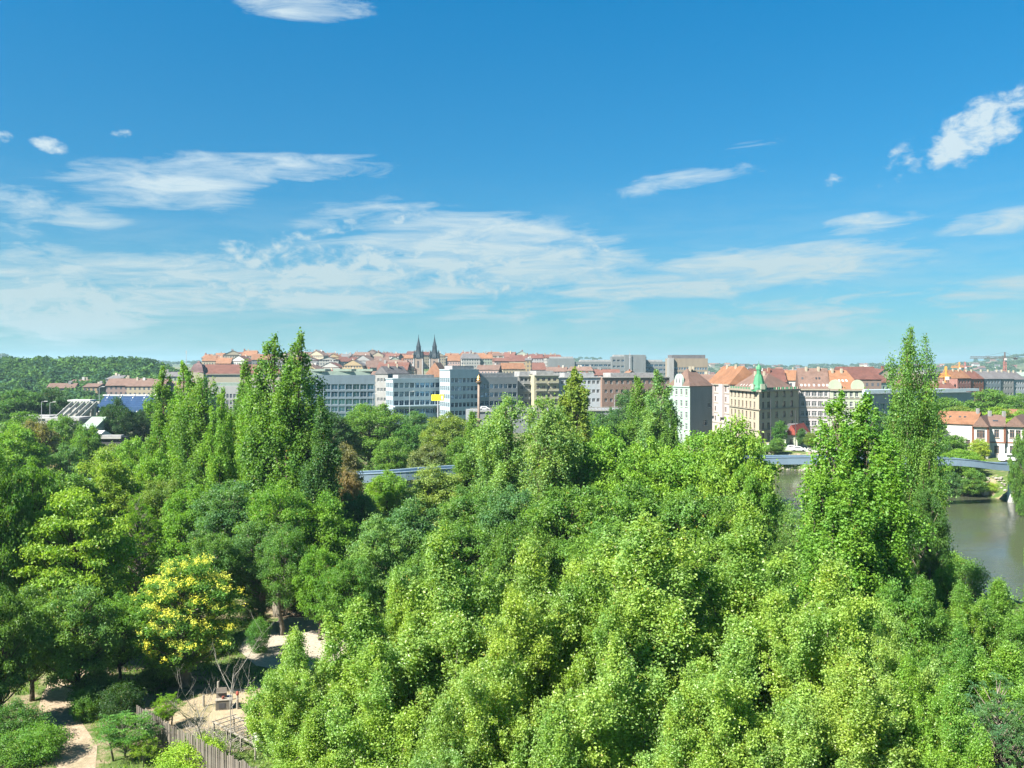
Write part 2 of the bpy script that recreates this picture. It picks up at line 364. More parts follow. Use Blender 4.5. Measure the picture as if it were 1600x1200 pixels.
def make_broad(key, seed, H=16.0, Rr=5.5, base=0.22, nc=70, leaves=30000, leaf=0.24, cr=(0.20, 0.33), shape=1.0, mat=None, bark=None, lean=0.0, stems=1, flat=0.72, open_=0.0, leafasp=0.62, rmin=0.45, flowers=0):
    rng = np.random.default_rng(seed); z0 = H*base; zc = (z0+H)/2; rz = (H-z0)/2
    lob = rng.uniform(-.16, .16, 8)
    def samp():
        d = rng.normal(size=3); d /= np.linalg.norm(d); r = rng.uniform(rmin**2, 1)**0.5*0.86
        a = math.atan2(d[1], d[0]); k = 1+lob[int((a+math.pi)/6.2832*8) % 8]
        taper = 1-max(0, d[2]*r)**2*0.25*shape
        return np.array([d[0]*r*Rr*k*taper, d[1]*r*Rr*k*taper, zc+d[2]*r*rz*0.98])
    cs = spaced(nc, samp, Rr*0.27, rng)
    rs = rng.uniform(cr[0], cr[1], (len(cs), 1))*Rr*np.array([1, 1, flat])*rng.uniform(.85, 1.15, (len(cs), 3))
    wgt = (rs[:, 0]**2); per = np.maximum((leaves*wgt/wgt.sum()).astype(int), 5)
    C, N = clump_leaves(cs, rs, per, rng)
    S = leaf*rng.uniform(.65, 1.35, len(C))
    mb = MB(); tr = 0.022*H
    for s_ in range(stems):
        off = rng.normal(size=2)*(0.25 if stems > 1 else 0); top = np.array([off[0]*5+lean*H*.3, off[1]*5, H*0.72])
        pts = [np.array([off[0], off[1], -0.3])+(top-np.array([off[0], off[1], -.3]))*k+np.array([*(rng.normal(size=2)*.12*(k > 0)), 0]) for k in (0, .12, .3, .5, .75, 1)]
        mb.tube(pts, [tr*1.25, tr, tr*.85, tr*.65, tr*.42, tr*.15], 7)
    for c in cs:
        h = max(H*0.16, min(H*0.66, c[2]-0.55*math.hypot(c[0], c[1])-rng.uniform(0, .08)*H))
        limb(mb, (lean*h*.4, 0, h), c, tr*0.33, tr*0.07, rng)
    ex = None
    if flowers:
        FC, FN, FS = [], [], []
        for i in sorted(range(len(cs)), key=lambda i: -(cs[i][2]*.35+.8*math.hypot(cs[i][0], cs[i][1])-.5*cs[i][1]+rng.normal()*1.0))[:flowers]:
            for _ in range(7):
                d = rng.normal(size=3); d[2] = abs(d[2])+.1; d /= np.linalg.norm(d); p = cs[i]+d*rs[i]*1.02
                for k in range(3):
                    dd = rng.normal(size=3)*.6+np.array([0, 0, .8]); dd /= np.linalg.norm(dd)
                    for q_ in range(11): FC.append(p+dd*rng.uniform(0, .55)+rng.normal(size=3)*.07); FN.append(rng.normal(size=3)+np.array([0, 0, .6])); FS.append(rng.uniform(.06, .12))
        Vf, Qf = leaf_quads(np.array(FC), np.array(FN), np.array(FS), rng, .9); ex = np_mesh('flower_head', Vf, Qf, FLOWER)
    finish(key, mb, C, N, S, rng, mat or LEAF, bark or BARK, H, 2*Rr*0.98, leafasp, ex)
def make_poplar(key, seed, H=22.0, Rr=2.6, leaders=4, nc=190, leaves=34000, leaf=0.22, base=0.05, ragged=0.25, mat=None, even=False):
    rng = np.random.default_rng(seed); mb = MB(); cs = []; rs = []
    L = [(0, 0, 1.0, 1.0)]
    for i in range(leaders-1):
        a = rng.uniform(0, 6.283); k_ = .62 if even else .48; L.append((math.cos(a)*Rr*k_, math.sin(a)*Rr*k_, rng.uniform(.86, 1.0) if even else rng.uniform(.70, .97), rng.uniform(.45, .7)))
    tot = sum(l[2]*l[3] for l in L)
    for (lx, ly, hh, ww) in L:
        h = H*hh; k = int(nc*hh*ww/tot)
        mb.tube([(lx*.25, ly*.25, -.3), (lx*.6, ly*.6, h*.25), (lx, ly, h*.6), (lx, ly, h*.97)], [.30*ww+.05, .22*ww, .13*ww, .02], 6)
        for j in range(k):
            z = base+(1-base)*((j+rng.random())/k)
            prof = min(1.0, 0.55+z*1.8)*(1-max(0, (z-(.74 if even else .55))/(.26 if even else .45))**2.0)**0.85*(1+.22*math.sin(z*17+lx*5+seed))+0.06
            a = rng.uniform(0, 6.283); rr = Rr*ww*prof*math.sqrt(rng.uniform(.05, 1))*(1+rng.normal()*ragged*.5)
            c = np.array([lx+rr*math.cos(a)*.85, ly+rr*math.sin(a)*.85, h*z+rng.normal()*.2])
            cs.append(c); s_ = (0.34+0.52*prof)*rng.uniform(.7, 1.3)*Rr*.30
            rs.append((s_, s_, s_*rng.uniform(1.5, 2.3)))
            if j % 2 == 0: limb(mb, (lx, ly, max(.5, c[2]-1.6-rr*1.2)), c, .05*ww+.02, .015, rng, 3, 4, -.05)
    cs = np.array(cs); rs = np.array(rs); wgt = rs[:, 0]*rs[:, 2]; per = np.maximum((leaves*wgt/wgt.sum()).astype(int), 4)
    C, N = clump_leaves(cs, rs, per, rng, .35, .7, .35, 2.0, .03)
    finish(key, mb, C, N, leaf*rng.uniform(.65, 1.3, len(C)), rng, mat or LEAF, BARK, H, 2*Rr*0.80, .8)
def make_fine(key, seed, H=17.0, Rr=3.6, leaves=90000, leaf=0.115, branches=46, base=0.12, mat=None, tips=6):
    "young light-leaved tree: ascending branches with leaves along them, airy outline with several tips"
    rng = np.random.default_rng(seed); mb = MB(); cs = []; rs = []
    mb.tube([(0, 0, -.3), (rng.normal()*.1, rng.normal()*.1, H*.3), (rng.normal()*.2, rng.normal()*.2, H*.6), (rng.normal()*.25, 0, H*.98)], [.17, .13, .08, .015], 7)
    nl = 7
    for l in range(nl):                                     # ascending leaders, each ending in its own tip
        a0 = l*6.283/(nl-1)+rng.normal()*.3; off = 0 if l == 0 else Rr*rng.uniform(.40, .85); hz = H*(1.0 if l == 0 else rng.uniform(.72, .98)-.08*off/Rr)
        q0 = np.array([0, 0, H*rng.uniform(base, .34)]); q1 = np.array([math.cos(a0)*off, math.sin(a0)*off, hz])
        if l: limb(mb, q0, q1, .075, .012, rng, 5, 5, .06)
        nb = branches//nl
        for j in range(nb):
            s0 = .06+.92*(j+rng.random())/nb; p0 = q0+(q1-q0)*s0
            L = Rr*(.58*min(1, .5+s0*1.7)*(1-s0)**.80+.06)*rng.uniform(.45, 1.5); a = j*2.399+rng.normal()*.5
            p1 = p0+np.array([math.cos(a)*L, math.sin(a)*L, L*rng.uniform(.7, 1.5)])
            limb(mb, p0, p1, .03*(1.2-s0), .008, rng, 3, 4, .10)
            m_ = max(2, int(L/.36))
            for i in range(m_):
                s_ = .2+.85*(i+.5)/m_; c = p0+(p1-p0)*s_+rng.normal(size=3)*.14
                r_ = rng.uniform(.24, .48)*(1.15-.40*s_); cs.append(c); rs.append((r_, r_, r_*rng.uniform(.8, 1.4)))
        for j in range(3): cs.append(q1+rng.normal(size=3)*np.array([.14, .14, .3])-np.array([0, 0, .2])); rs.append((.20, .20, .45))
    for j in range(46):                                    # loose sprays between the leaders
        tq = rng.random()**.8; a = rng.uniform(0, 6.283); rr_ = Rr*.78*math.sqrt(rng.random())*(min(1, .5+tq*2)*(1-tq)**.8+.04)
        cs.append(np.array([math.cos(a)*rr_, math.sin(a)*rr_, H*(base+(.97-base)*tq)])); rs.append((.5, .5, .6))
    for j in range(tips):
        c = np.array([rng.normal()*.35, rng.normal()*.35, H*(.90+.10*rng.random())]); cs.append(c); rs.append((.26, .26, .5))
    cs = np.array(cs); rs = np.array(rs); wgt = rs[:, 0]**1.6; per = np.maximum((leaves*wgt/wgt.sum()).astype(int), 4)
    C, N = clump_leaves(cs, rs, per, rng, .45, .95, .2, 1.9, 0, True)
    finish(key, mb, C, N, leaf*rng.uniform(.65, 1.35, len(C)), rng, mat or LEAF_FINE, BARK_PALE, H, 2*Rr*0.92, .75)
def make_sprays(key, seed, H=6.0, Rr=2.6, sprays=260, leaf=0.20, base=.15, mat=None, flowers=0, stems=1):
    "tree of heaven: long feathered leaves in rosettes, some with yellow flower heads"
    rng = np.random.default_rng(seed); mb = MB(); C = []; N = []; S = []; FC = []; FN = []; FS = []
    cs = []
    for s_ in range(stems):
        ox, oy = rng.normal(size=2)*(.4 if stems > 1 else 0.01)
        mb.tube([(ox, oy, -.2), (ox*1.3+.05, oy*1.3, H*.35), (ox*2, oy*2, H*.8)], [.02*H, .015*H, .005*H], 6)
    for j in range(max(24, sprays//6)):
        d = rng.normal(size=3); d /= np.linalg.norm(d); d[2] = d[2]*.8+.12; r = rng.uniform(.35, 1)**.6
        c = np.array([d[0]*Rr*r, d[1]*Rr*r, H*(base+.45)+d[2]*H*.46*r]); cs.append(c)
        limb(mb, (0, 0, max(H*.15, c[2]-.5*np.hypot(c[0], c[1])-.6)), c, .006*H, .012, rng, 3, 4, .08)
    cs = np.array(cs); cs[:, 2] = np.minimum(cs[:, 2], H*.985)
    for j in range(sprays):
        c = cs[j % len(cs)]; a = rng.uniform(0, 6.283); L = rng.uniform(.55, .95); el_ = rng.uniform(.0, .8)
        dir_ = np.array([math.cos(a)*math.cos(el_), math.sin(a)*math.cos(el_), math.sin(el_)]); side = np.array([-math.sin(a), math.cos(a), 0])
        for i in range(9):
            s_ = .2+.8*i/8; p = c+dir_*L*s_+np.array([0, 0, -.45*L*s_*s_])
            for sg in (-1, 1):
                C.append(p+side*sg*leaf*.55); N.append(np.array([0, 0, 1])+rng.normal(size=3)*.35-dir_*.3); S.append(leaf*rng.uniform(.8, 1.2))
    if flowers:
        top = sorted(range(len(cs)), key=lambda i: -(cs[i][2]+.35*math.hypot(cs[i][0], cs[i][1])+rng.normal()*1.2-cs[i][0]*.25))[:flowers]
        for i in top:
            c = cs[i]+np.array([0, 0, .25])
            for _ in range(5):
                o = rng.normal(size=3)*np.array([.32, .32, .10]); dd = rng.normal(size=3)*.3+np.array([0, 0, 1]); dd /= np.linalg.norm(dd)
                for k in range(26):
                    FC.append(c+o+dd*rng.uniform(-.05, .42)+rng.normal(size=3)*.06); FN.append(rng.normal(size=3)+np.array([0, 0, .6])); FS.append(rng.uniform(.05, .10))
    ex = None
    if FC:
        V, Q = leaf_quads(np.array(FC), np.array(FN), np.array(FS), rng, .9); ex = np_mesh('flower_head', V, Q, FLOWER)
    finish(key, mb, np.array(C), np.array(N), np.array(S), rng, mat or LEAF, BARK_PALE, H, 2*Rr*1.15, .34, ex)
for i in range(3): make_fine('fine%d' % i, 11+i, branches=(168, 182, 161)[i], leaves=(130000, 124000, 128000)[i], leaf=.135, Rr=(3.9, 3.5, 4.3)[i])
for i in range(3): make_broad('broad%d' % i, 31+i, nc=(95, 80, 110)[i], leaves=36000, leaf=.29, cr=((.14, .26), (.16, .28), (.13, .24))[i], flat=.8, base=.12)
make_broad('round0', 41, H=13, Rr=6.0, base=.06, nc=120, leaves=30000, leaf=.30, cr=(.16, .24), flat=.85)
make_broad('airy0', 43, H=15, Rr=4.4, base=.18, nc=95, leaves=32000, leaf=.22, cr=(.13, .25), bark=BARK_PALE, stems=2, flat=.8)
make_broad('airy1', 44, H=15, Rr=5.2, base=.16, nc=105, leaves=34000, leaf=.22, cr=(.12, .24), bark=BARK_PALE, stems=2, flat=.75)
make_broad('shelf0', 45, H=15, Rr=5.4, base=.12, nc=100, leaves=36000, leaf=.27, cr=(.16, .30), flat=.42, shape=2.2, rmin=.35)
make_broad('mid0', 51, nc=75, leaves=15000, leaf=.40, cr=(.18, .30)); make_broad('mid1', 52, H=14, Rr=6.0, nc=85, leaves=15000, leaf=.42, cr=(.16, .28))
make_broad('bush0', 61, H=4, Rr=2.3, base=-.12, nc=60, leaves=12000, leaf=.14, cr=(.2, .34), flat=.8); make_broad('bush1', 62, H=3, Rr=2.6, base=-.15, nc=50, leaves=9000, leaf=.16, cr=(.22, .36), flat=.7)
for i in range(3): make_poplar('poplar%d' % i, 71+i, leaders=(5, 4, 6)[i], nc=(270, 230, 300)[i], leaves=58000, leaf=.215)
make_poplar('poplar3', 74, H=21, Rr=3.0, leaders=7, nc=320, leaves=58000, leaf=.215, even=True)
make_poplar('spire0', 75, H=20, Rr=2.5, leaders=1, nc=170, leaves=26000, leaf=.32, ragged=.12)
make_poplar('tallpop', 76, H=30, Rr=4.6, leaders=7, nc=400, leaves=88000, leaf=.23, ragged=.34)
make_broad('heaven_flower', 81, H=12.5, Rr=4.2, base=.04, nc=120, leaves=34000, leaf=.26, cr=(.13, .24), flat=.6, leafasp=.36, bark=BARK_PALE, stems=2, flowers=72)
make_sprays('heaven0', 82, H=4.0, Rr=2.0, sprays=420, leaf=.17, stems=2)
make_sprays('feather0', 83, H=14.0, Rr=4.5, sprays=1900, leaf=.22, base=.10, stems=1)
def far_tree(key, seed):
    make_broad(key, seed, H=13, Rr=5.5, base=.1, nc=46, leaves=2600, leaf=.85, cr=(.2, .34))
far_tree('far0', 91); far_tree('far1', 92); far_tree('far2', 93)
def plant_tree(kind, x, y, h, wid, tint, label, name='broadleaf_tree', group=None, rz=None, cat='tree', flower=None, z=None):
    d = TREE[kind]; r_ = random.Random(int(x*131+y*977)); z = T(x, y) if z is None else z
    o = thing(name, label, cat, (x, y, z), r_.uniform(0, 6.283) if rz is None else rz, group)
    s_ = wid/d['W']; o.scale = (s_, s_, h/d['H'])
    tr = link('trunk', d['trunk'], o); cr = link('crown', d['crown'], o); cr.color = (*tint, 1)
    if d['extra']:
        f = link('flower_head', d['extra'], o); f.color = (*(flower or (.50, .50, .07)), 1); f['kind'] = 'stuff'
    return o
def tree_px(kind, px, top, Y, wpx, tint, label, name='broadleaf_tree', **kw):
    x = WX(px, Y); z = T(x, Y)
    return plant_tree(kind, x, Y, WZ(top, Y)-z, wpx*Y/FPX, tint, label, name, **kw)
# ---------------------------------------------------------------- buildings
PL = lambda name, col, **k: surf(name, col, 0.85, k.pop('var', .07), .35, .2, streak=True, **k)
M_CREAM = PL('plaster_cream', (0.303, 0.273, 0.21)); M_MINT = PL('plaster_mint', (0.244, 0.322, 0.273)); M_PINKW = PL('plaster_pinkish', (0.322, 0.283, 0.273))
M_GREY = PL('plaster_grey', (0.195, 0.195, 0.191)); M_WHITE = PL('plaster_white', (0.362, 0.362, 0.347)); M_YEL = PL('plaster_yellow', (0.293, 0.273, 0.185))
M_STONE = PL('stone_trim', (0.224, 0.2, 0.161)); M_PALEG = PL('plaster_pale_green', (0.273, 0.303, 0.23)); M_OFFW = PL('panel_white', (.28, .35, .385))
M_CONC = PL('concrete', (0.176, 0.176, 0.171), bump=.2, bscale=2.0); M_LCONC = PL('concrete_light', (0.269, 0.269, 0.259)); M_BRICK = PL('brick_red', (0.176, 0.0779, 0.0513))
M_BROWN = PL('plaster_brown', (0.176, 0.117, 0.0931)); M_BLUEW = PL('plaster_bluewhite', (0.283, 0.308, 0.332)); M_TAN = PL('plaster_tan', (0.195, 0.161, 0.122))
M_OCHRE = PL('plaster_ochre', (0.244, 0.195, 0.0977)); M_DARK = surf('dark_metal', (.045, .045, .05), .6); M_STEEL = surf('grey_metal', (.35, .36, .38), .5, metal=.3)
R_ORANGE = roof_mat('tiles_orange', (0.158, 0.0787, 0.0436)); R_RED = roof_mat('tiles_red', (0.105, 0.0479, 0.0364)); R_BROWN = roof_mat('tiles_brown', (0.112, 0.0718, 0.0576))
R_GREY = roof_mat('roof_slate', (0.0936, 0.09, 0.0936)); R_GREEN = surf('copper_green', (.045, .18, .09), .6, .15, 1.0); R_PALEG = surf('roof_sheet_green', (.19, .24, .20), .6, .1)
R_SCAR = roof_mat('tiles_scarlet', (.17, .04, .03)); R_DKRED = roof_mat('tiles_dark_red', (0.0869, 0.0376, 0.0302)); R_FLAT = surf('flat_roof', (.22, .22, .22), .9, .2)
G_WIN = glass_mat('window_glass', (.035, .042, .05)); G_BLUE = glass_mat('office_glass', (.10, .22, .34), .05, .8); G_DARK = glass_mat('office_glass_dark', (.06, .13, .20), .06, .8)
F_WHITE = surf('frame_white', (.40, .40, .39), .6, .04); F_BROWN = surf('frame_brown', (.16, .10, .07), .6, .1); F_GREY = surf('frame_grey', (.30, .33, .36), .5, .06)
WIN = {}
def win_mesh(w_, h_, frame, glass, mull):
    k = (round(w_, 2), round(h_, 2), frame.name, glass.name, mull)
    if k not in WIN:
        f = MB(); t_ = .10 if w_ < 2.2 else .12
        f.box(-w_/2, -w_/2+t_, 0, .10, 0, h_); f.box(w_/2-t_, w_/2, 0, .10, 0, h_); f.box(-w_/2+t_, w_/2-t_, 0, .10, 0, t_); f.box(-w_/2+t_, w_/2-t_, 0, .10, h_-t_, h_)
        for i in range(mull): x_ = -w_/2+w_*(i+1)/(mull+1); f.box(x_-.04, x_+.04, .01, .09, t_, h_-t_)
        if mull and h_ > 1.8 and w_ < 2.4: f.box(-w_/2+t_, w_/2-t_, .015, .085, h_*.66, h_*.66+.08)
        p = MB(); p.box(-w_/2+t_*.6, w_/2-t_*.6, .045, .065, t_*.6, h_-t_*.6)
        WIN[k] = (f.mesh('window', frame), p.mesh('pane', glass))
    return WIN[k]
class Build:
    def __init__(s, name, label, cat, pts, z0, group=None):
        cx_ = sum(p[0] for p in pts)/len(pts); cy_ = sum(p[1] for p in pts)/len(pts)
        s.o = Vector((cx_, cy_, z0)); s.root = thing(name, label, cat, s.o, 0, group); s.pts = pts; s.z0 = z0
    def L(s, p, z): return (p[0]-s.o.x, p[1]-s.o.y, z-s.o.z)
    def face(s, mb, A, B, z0, z1, ops=(), depth=.22):
        "wall from A to B (left to right from outside) with real openings; ops = (u0,u1,v0,v1)"
        A, B = Vector(A), Vector(B); d = (B-A); Ln = d.length; d = d/Ln; nn = Vector((d.y, -d.x))
        P = lambda u, v, inn=0.0: s.L(A+d*u-nn*inn, z0+v)
        us = sorted({0.0, Ln, *[o[0] for o in ops], *[o[1] for o in ops]}); vs = sorted({0.0, z1-z0, *[o[2] for o in ops], *[o[3] for o in ops]})
        for i in range(len(us)-1):
            for j in range(len(vs)-1):
                um, vm_ = (us[i]+us[i+1])/2, (vs[j]+vs[j+1])/2
                if any(o[0] < um < o[1] and o[2] < vm_ < o[3] for o in ops): continue
                mb.quad(P(us[i], vs[j]), P(us[i+1], vs[j]), P(us[i+1], vs[j+1]), P(us[i], vs[j+1]))
        for (a, b_, c, e) in ops:
            mb.quad(P(a, c), P(a, e), P(a, e, depth), P(a, c, depth)); mb.quad(P(b_, c), P(b_, c, depth), P(b_, e, depth), P(b_, e))
            mb.quad(P(a, e), P(b_, e), P(b_, e, depth), P(a, e, depth)); mb.quad(P(a, c), P(a, c, depth), P(b_, c, depth), P(b_, c))
        return A, d, nn, Ln
    def windows(s, A, d, nn, z0, ops, depth=.22, frame=None, glass=None, mull=1, sill=None):
        for (a, b_, c, e) in ops:
            f, p = win_mesh(b_-a, e-c, frame or F_WHITE, glass or G_WIN, mull)
            q_ = A+d*((a+b_)/2)-nn*(depth-.03)
            o = link('window', f, s.root, s.L(q_, z0+c), math.atan2(d.y, d.x)); link('pane', p, o)
            if sill:
                k = ('sill', round(b_-a, 2), sill.name)
                if k not in WIN: WIN[k] = MB().box(-(b_-a)/2-.12, (b_-a)/2+.12, -.42, -.192, -.14, -.003).mesh('sill', sill)
                link('sill', WIN[k], o)
    def shell(s, pts, z0, z1, mat, specs, depth=.22, name='wall', top=True, **kw):
        "closed ring of walls over pts (counter-clockwise from above); specs[i] = openings of edge i"
        mb = MB(); jobs = []
        for i in range(len(pts)):
            A, B = pts[i], pts[(i+1) % len(pts)]; ops = specs.get(i, ()) if specs else ()
            a = s.face(mb, A, B, z0, z1, ops, depth)
            if ops: jobs.append((a[0], a[1], a[2], ops))
        if top: mb.poly([s.L(p, z1) for p in pts])
        o = link(name, mb.mesh(name, mat), s.root)
        for (A, d, nn, ops) in jobs: s.windows(A, d, nn, z0, ops, depth, **kw)
        return o
    def band(s, A, B, z, h, out_, mat, name='cornice', ends=0.0):
        A, B = Vector(A), Vector(B); d = (B-A).normalized(); nn = Vector((d.y, -d.x)); A = A-d*ends; B = B+d*ends
        mb = MB(); a0, a1, b0, b1 = A+nn*.003, A+nn*out_, B+nn*.003, B+nn*out_
        lo = [s.L(p, z) for p in (a0, a1, b1, b0)]; hi = [s.L(p, z+h) for p in (a0, a1, b1, b0)]
        mb.poly(lo[::-1]); mb.poly(hi)
        for i in range(4): mb.quad(lo[i], lo[(i+1) % 4], hi[(i+1) % 4], hi[i])
        return link(name, mb.mesh(name, mat), s.root)
    def roof(s, pts, z, h, mat, along=0, hip=(0.0, 0.0), over=.4, name='roof', wall=None):
        "ridge parallel to edge `along`; hip = inset of each ridge end as a share of the length"
        c = Vector((sum(p[0] for p in pts)/4, sum(p[1] for p in pts)/4))
        q_ = []
        for p in pts: v = Vector(p)-c; q_.append(c+v*(1+over/max(v.length, .1)))
        q_ = q_[along:]+q_[:along]
        m0, m1 = (q_[3]+q_[0])/2, (q_[1]+q_[2])/2
        r0, r1 = m0.lerp(m1, hip[0]), m1.lerp(m0, hip[1])
        e = [s.L(p, z) for p in q_]; lo = [s.L(p, z-.18) for p in q_]; a, b_ = s.L(r0, z+h), s.L(r1, z+h)
        mb = MB(); mb.poly([e[0], e[1], b_, a]); mb.poly([e[2], e[3], a, b_]); mb.poly([e[1], e[2], b_]); mb.poly([e[3], e[0], a])
        for i in range(4): mb.quad(lo[i], lo[(i+1) % 4], e[(i+1) % 4], e[i])
        mb.poly(lo[::-1])
        o = link(name, mb.mesh(name, mat), s.root); o['ridge'] = 1
        s.last = (q_, r0, r1, z, h); return o
    def on_roof(s, u, v):
        "point on the front slope of the last roof: u along, v from eave to ridge"
        q_, r0, r1, z, h = s.last; lo = q_[0].lerp(q_[1], u); hi = r0.lerp(r1, u); return lo.lerp(hi, v), z+h*v
    def chimneys(s, roof, us, mat, v=.88, w_=.7, h=1.5):
        for u in us:
            p, z = s.on_roof(u, v); x_, y_, z_ = s.L(p, z)
            link('chimney', MB().box(x_-w_/2, x_+w_/2, y_-.45, y_+.45, z_-.8, z_+h).mesh('chimney', mat), roof)
    def skylights(s, roof, us, v, mat, w_=.65, ln=.09):
        for u in us:
            q_, r0, r1, z, h = s.last; lo, zl = s.on_roof(u, v); hi, zh = s.on_roof(u, v+ln)
            ax = (q_[1]-q_[0]).normalized()*w_/2; a, b_ = lo-ax, lo+ax; c, d_ = hi+ax, hi-ax
            mb = MB(); k = .10
            up = [s.L(a, zl+k), s.L(b_, zl+k), s.L(c, zh+k), s.L(d_, zh+k)]; dn = [s.L(a, zl-.1), s.L(b_, zl-.1), s.L(c, zh-.1), s.L(d_, zh-.1)]
            mb.poly(up)
            for i in range(4): mb.quad(dn[i], dn[(i+1) % 4], up[(i+1) % 4], up[i])
            link('skylight', mb.mesh('skylight', mat), roof)
    def dormers(s, roof, us, v, wallm, roofm, w_=1.5, h=1.5):
        for u in us:
            p, z = s.on_roof(u, v); x_, y_, z_ = s.L(p, z); q_ = s.last[0]; d = (q_[1]-q_[0]).normalized(); nn = Vector((d.y, -d.x))
            o = link('dormer', MB().box(-w_/2, w_/2, -.2, 2.4, -.3, h).mesh('dormer', wallm), roof, (x_, y_, z_), math.atan2(d.y, d.x))
def grid(Ln, H_, cols, rows, ww, wh, v0, dv, mx=1.2, pair=0.0):
    o = []
    for j in range(rows):
        for i in range(cols):
            u = mx+(Ln-2*mx)*(i+.5)/cols
            if pair: o += [(u-pair/2-ww, u-pair/2, v0+dv*j, v0+dv*j+wh), (u+pair/2, u+pair/2+ww, v0+dv*j, v0+dv*j+wh)]
            else: o.append((u-ww/2, u+ww/2, v0+dv*j, v0+dv*j+wh))
    return o
def ribbon(Ln, rows, n_, v0, dv, wh, gap=.25, mx=.4):
    o = []; w_ = (Ln-2*mx)/n_
    for j in range(rows):
        for i in range(n_): o.append((mx+w_*i+gap/2, mx+w_*(i+1)-gap/2, v0+dv*j, v0+dv*j+wh))
    return o
def PP(px, Y): return (WX(px, Y), Y)
def dist(a, b): return math.hypot(a[0]-b[0], a[1]-b[1])
def rect(pl_, Yl, pr, Yr, depth):
    "footprint from the front edge (left and right image column and distance) and its depth"
    a, b_ = Vector(PP(pl_, Yl)), Vector(PP(pr, Yr)); d = (b_-a).normalized(); nn = Vector((-d.y, d.x))
    return [tuple(a), tuple(b_), tuple(b_+nn*depth), tuple(a+nn*depth)]

# --- corner house with the green turret
z0 = T(*PP(1186, 312))
A, Bc, Cc = PP(1140, 342), PP(1186, 309), PP(1248, 329)
back = (Cc[0]-6, Cc[1]+26)
pts = [A, Bc, Cc, back]
bl = Build('corner_house', 'cream corner apartment house with a green copper turret and dark shaded side', 'house', pts, z0)
zt = WZ(609, 312)-z0; dv = zt/5
L1, L2 = dist(A, Bc), dist(Bc, Cc)
o1 = [x for r_ in range(5) for x in [(1.6+i*(L1-3.0)/7, 1.6+i*(L1-3.0)/7+1.75, .9+dv*r_, .9+dv*r_+2.2) for i in range(7)]]
o2 = [(2.2, 3.5, .9+dv*r_, .9+dv*r_+2.2) for r_ in range(5)] + [x for r_ in range(5) for x in [(5.6+i*(L2-6.2)/4, 5.6+i*(L2-6.2)/4+1.9, .9+dv*r_, .9+dv*r_+2.2) for i in range(4)]]
bl.shell(pts, z0, z0+zt, M_CREAM, {0: o1, 1: o2}, frame=F_BROWN, mull=1, sill=M_STONE)
for k in (1, 3): 
    bl.band(A, Bc, z0+dv*k+.25, .35, .35, M_STONE, 'string_course'); bl.band(Bc, Cc, z0+dv*k+.25, .35, .35, M_STONE, 'string_course')
bl.band(A, Bc, z0+zt-.7, .7, .8, M_STONE); bl.band(Bc, Cc, z0+zt-.7, .7, .8, M_STONE)
for a, b_ in ((A, Bc), (Bc, Cc)):                       # balustrade blocks on the cornice
    va, vb = Vector(a), Vector(b_); d = (vb-va).normalized(); n_ = int((vb-va).length/1.5)
    for i in range(n_+1):
        p = va.lerp(vb, (i+.3)/(n_+.6)); x_, y_, z_ = bl.L(p, z0+zt)
        link('parapet_block', MB().box(-.4, .4, -.05, .35, 0, .75).mesh('parapet_block', R_GREEN if i % 2 else M_STONE), bl.root, (x_, y_, z_), math.atan2(d.y, d.x))
inn = lambda p, k=.06: tuple(Vector(p).lerp(Vector((sum(q_[0] for q_ in pts)/4, sum(q_[1] for q_ in pts)/4)), k))
rf = bl.roof([inn(p) for p in pts], z0+zt+.02, 5.6, R_BROWN, 0, (0.22, .30), 0.0)
bl.chimneys(rf, (.25, .5, .8), M_CREAM)
bl.skylights(rf, [.2+.12*i for i in range(6)], .18, F_WHITE)
tp = Vector(Bc)+Vector((.6, 2.4)); x_, y_, z_ = bl.L(tp, z0+zt)
tur = link('turret', MB().lathe([(2.6, -.5), (2.6, .8), (2.2, 1.4), (1.9, 2.6), (1.45, 4.4), (1.15, 5.4)], 8, (0, 0, 0), .39).mesh('turret', R_GREEN), bl.root, (x_, y_, z_))
link('lantern', MB().lathe([(.8, 5.4), (.8, 7.0), (1.05, 7.1), (.9, 7.9), (.35, 8.6), (.12, 9.0), (.05, 10.2)], 8).mesh('lantern', R_GREEN), tur)
for a in range(4): link('gable', MB().box(-.8, .8, -.25, .25, 0, 1.9).mesh('gable', M_PALEG), tur, (2.5*math.cos(a*1.571+.3), 2.5*math.sin(a*1.571+.3), .2), a*1.571+.3+1.571)

# --- pinkish house left of it, mint house, light row right of it
def town_house(name, label, P0, P1, depth, top, base_z, rows, cols, mat, rmat, rh, ww=1.3, wh=2.0, frame=F_WHITE, hip=(0, 0), along=0, trim=None, sill=None, side=None, pair=0, extra=None, over=.4, glass=None):
    a, b_ = Vector(P0), Vector(P1); d = (b_-a).normalized(); nn = Vector((-d.y, d.x)); pts = [tuple(a), tuple(b_), tuple(b_+nn*depth), tuple(a+nn*depth)]
    bl = Build(name, label, 'house', pts, base_z); H_ = top-base_z; dv = H_/rows; Ln = (b_-a).length
    sp = {0: grid(Ln, H_, cols, rows, ww, min(wh, dv-1.1), .9, dv, .9, pair)}
    if side: sp[1] = grid(depth, H_, side[0], side[1], 1.0, 1.5, 1.0, dv, 1.5)
    bl.shell(pts, base_z, top, mat, sp, frame=frame, sill=sill, glass=glass)
    if trim:
        for k in range(1, rows): bl.band(P0, P1, base_z+dv*k+.2, .22, .18, trim, 'string_course')
        bl.band(P0, P1, top-.5, .5, .5, trim)
    rf = bl.roof(pts, top+.05, rh, rmat, along, hip, over)
    bl.chimneys(rf, (.3, .7), M_CREAM)
    return bl, rf
z1 = T(*PP(1060, 330))
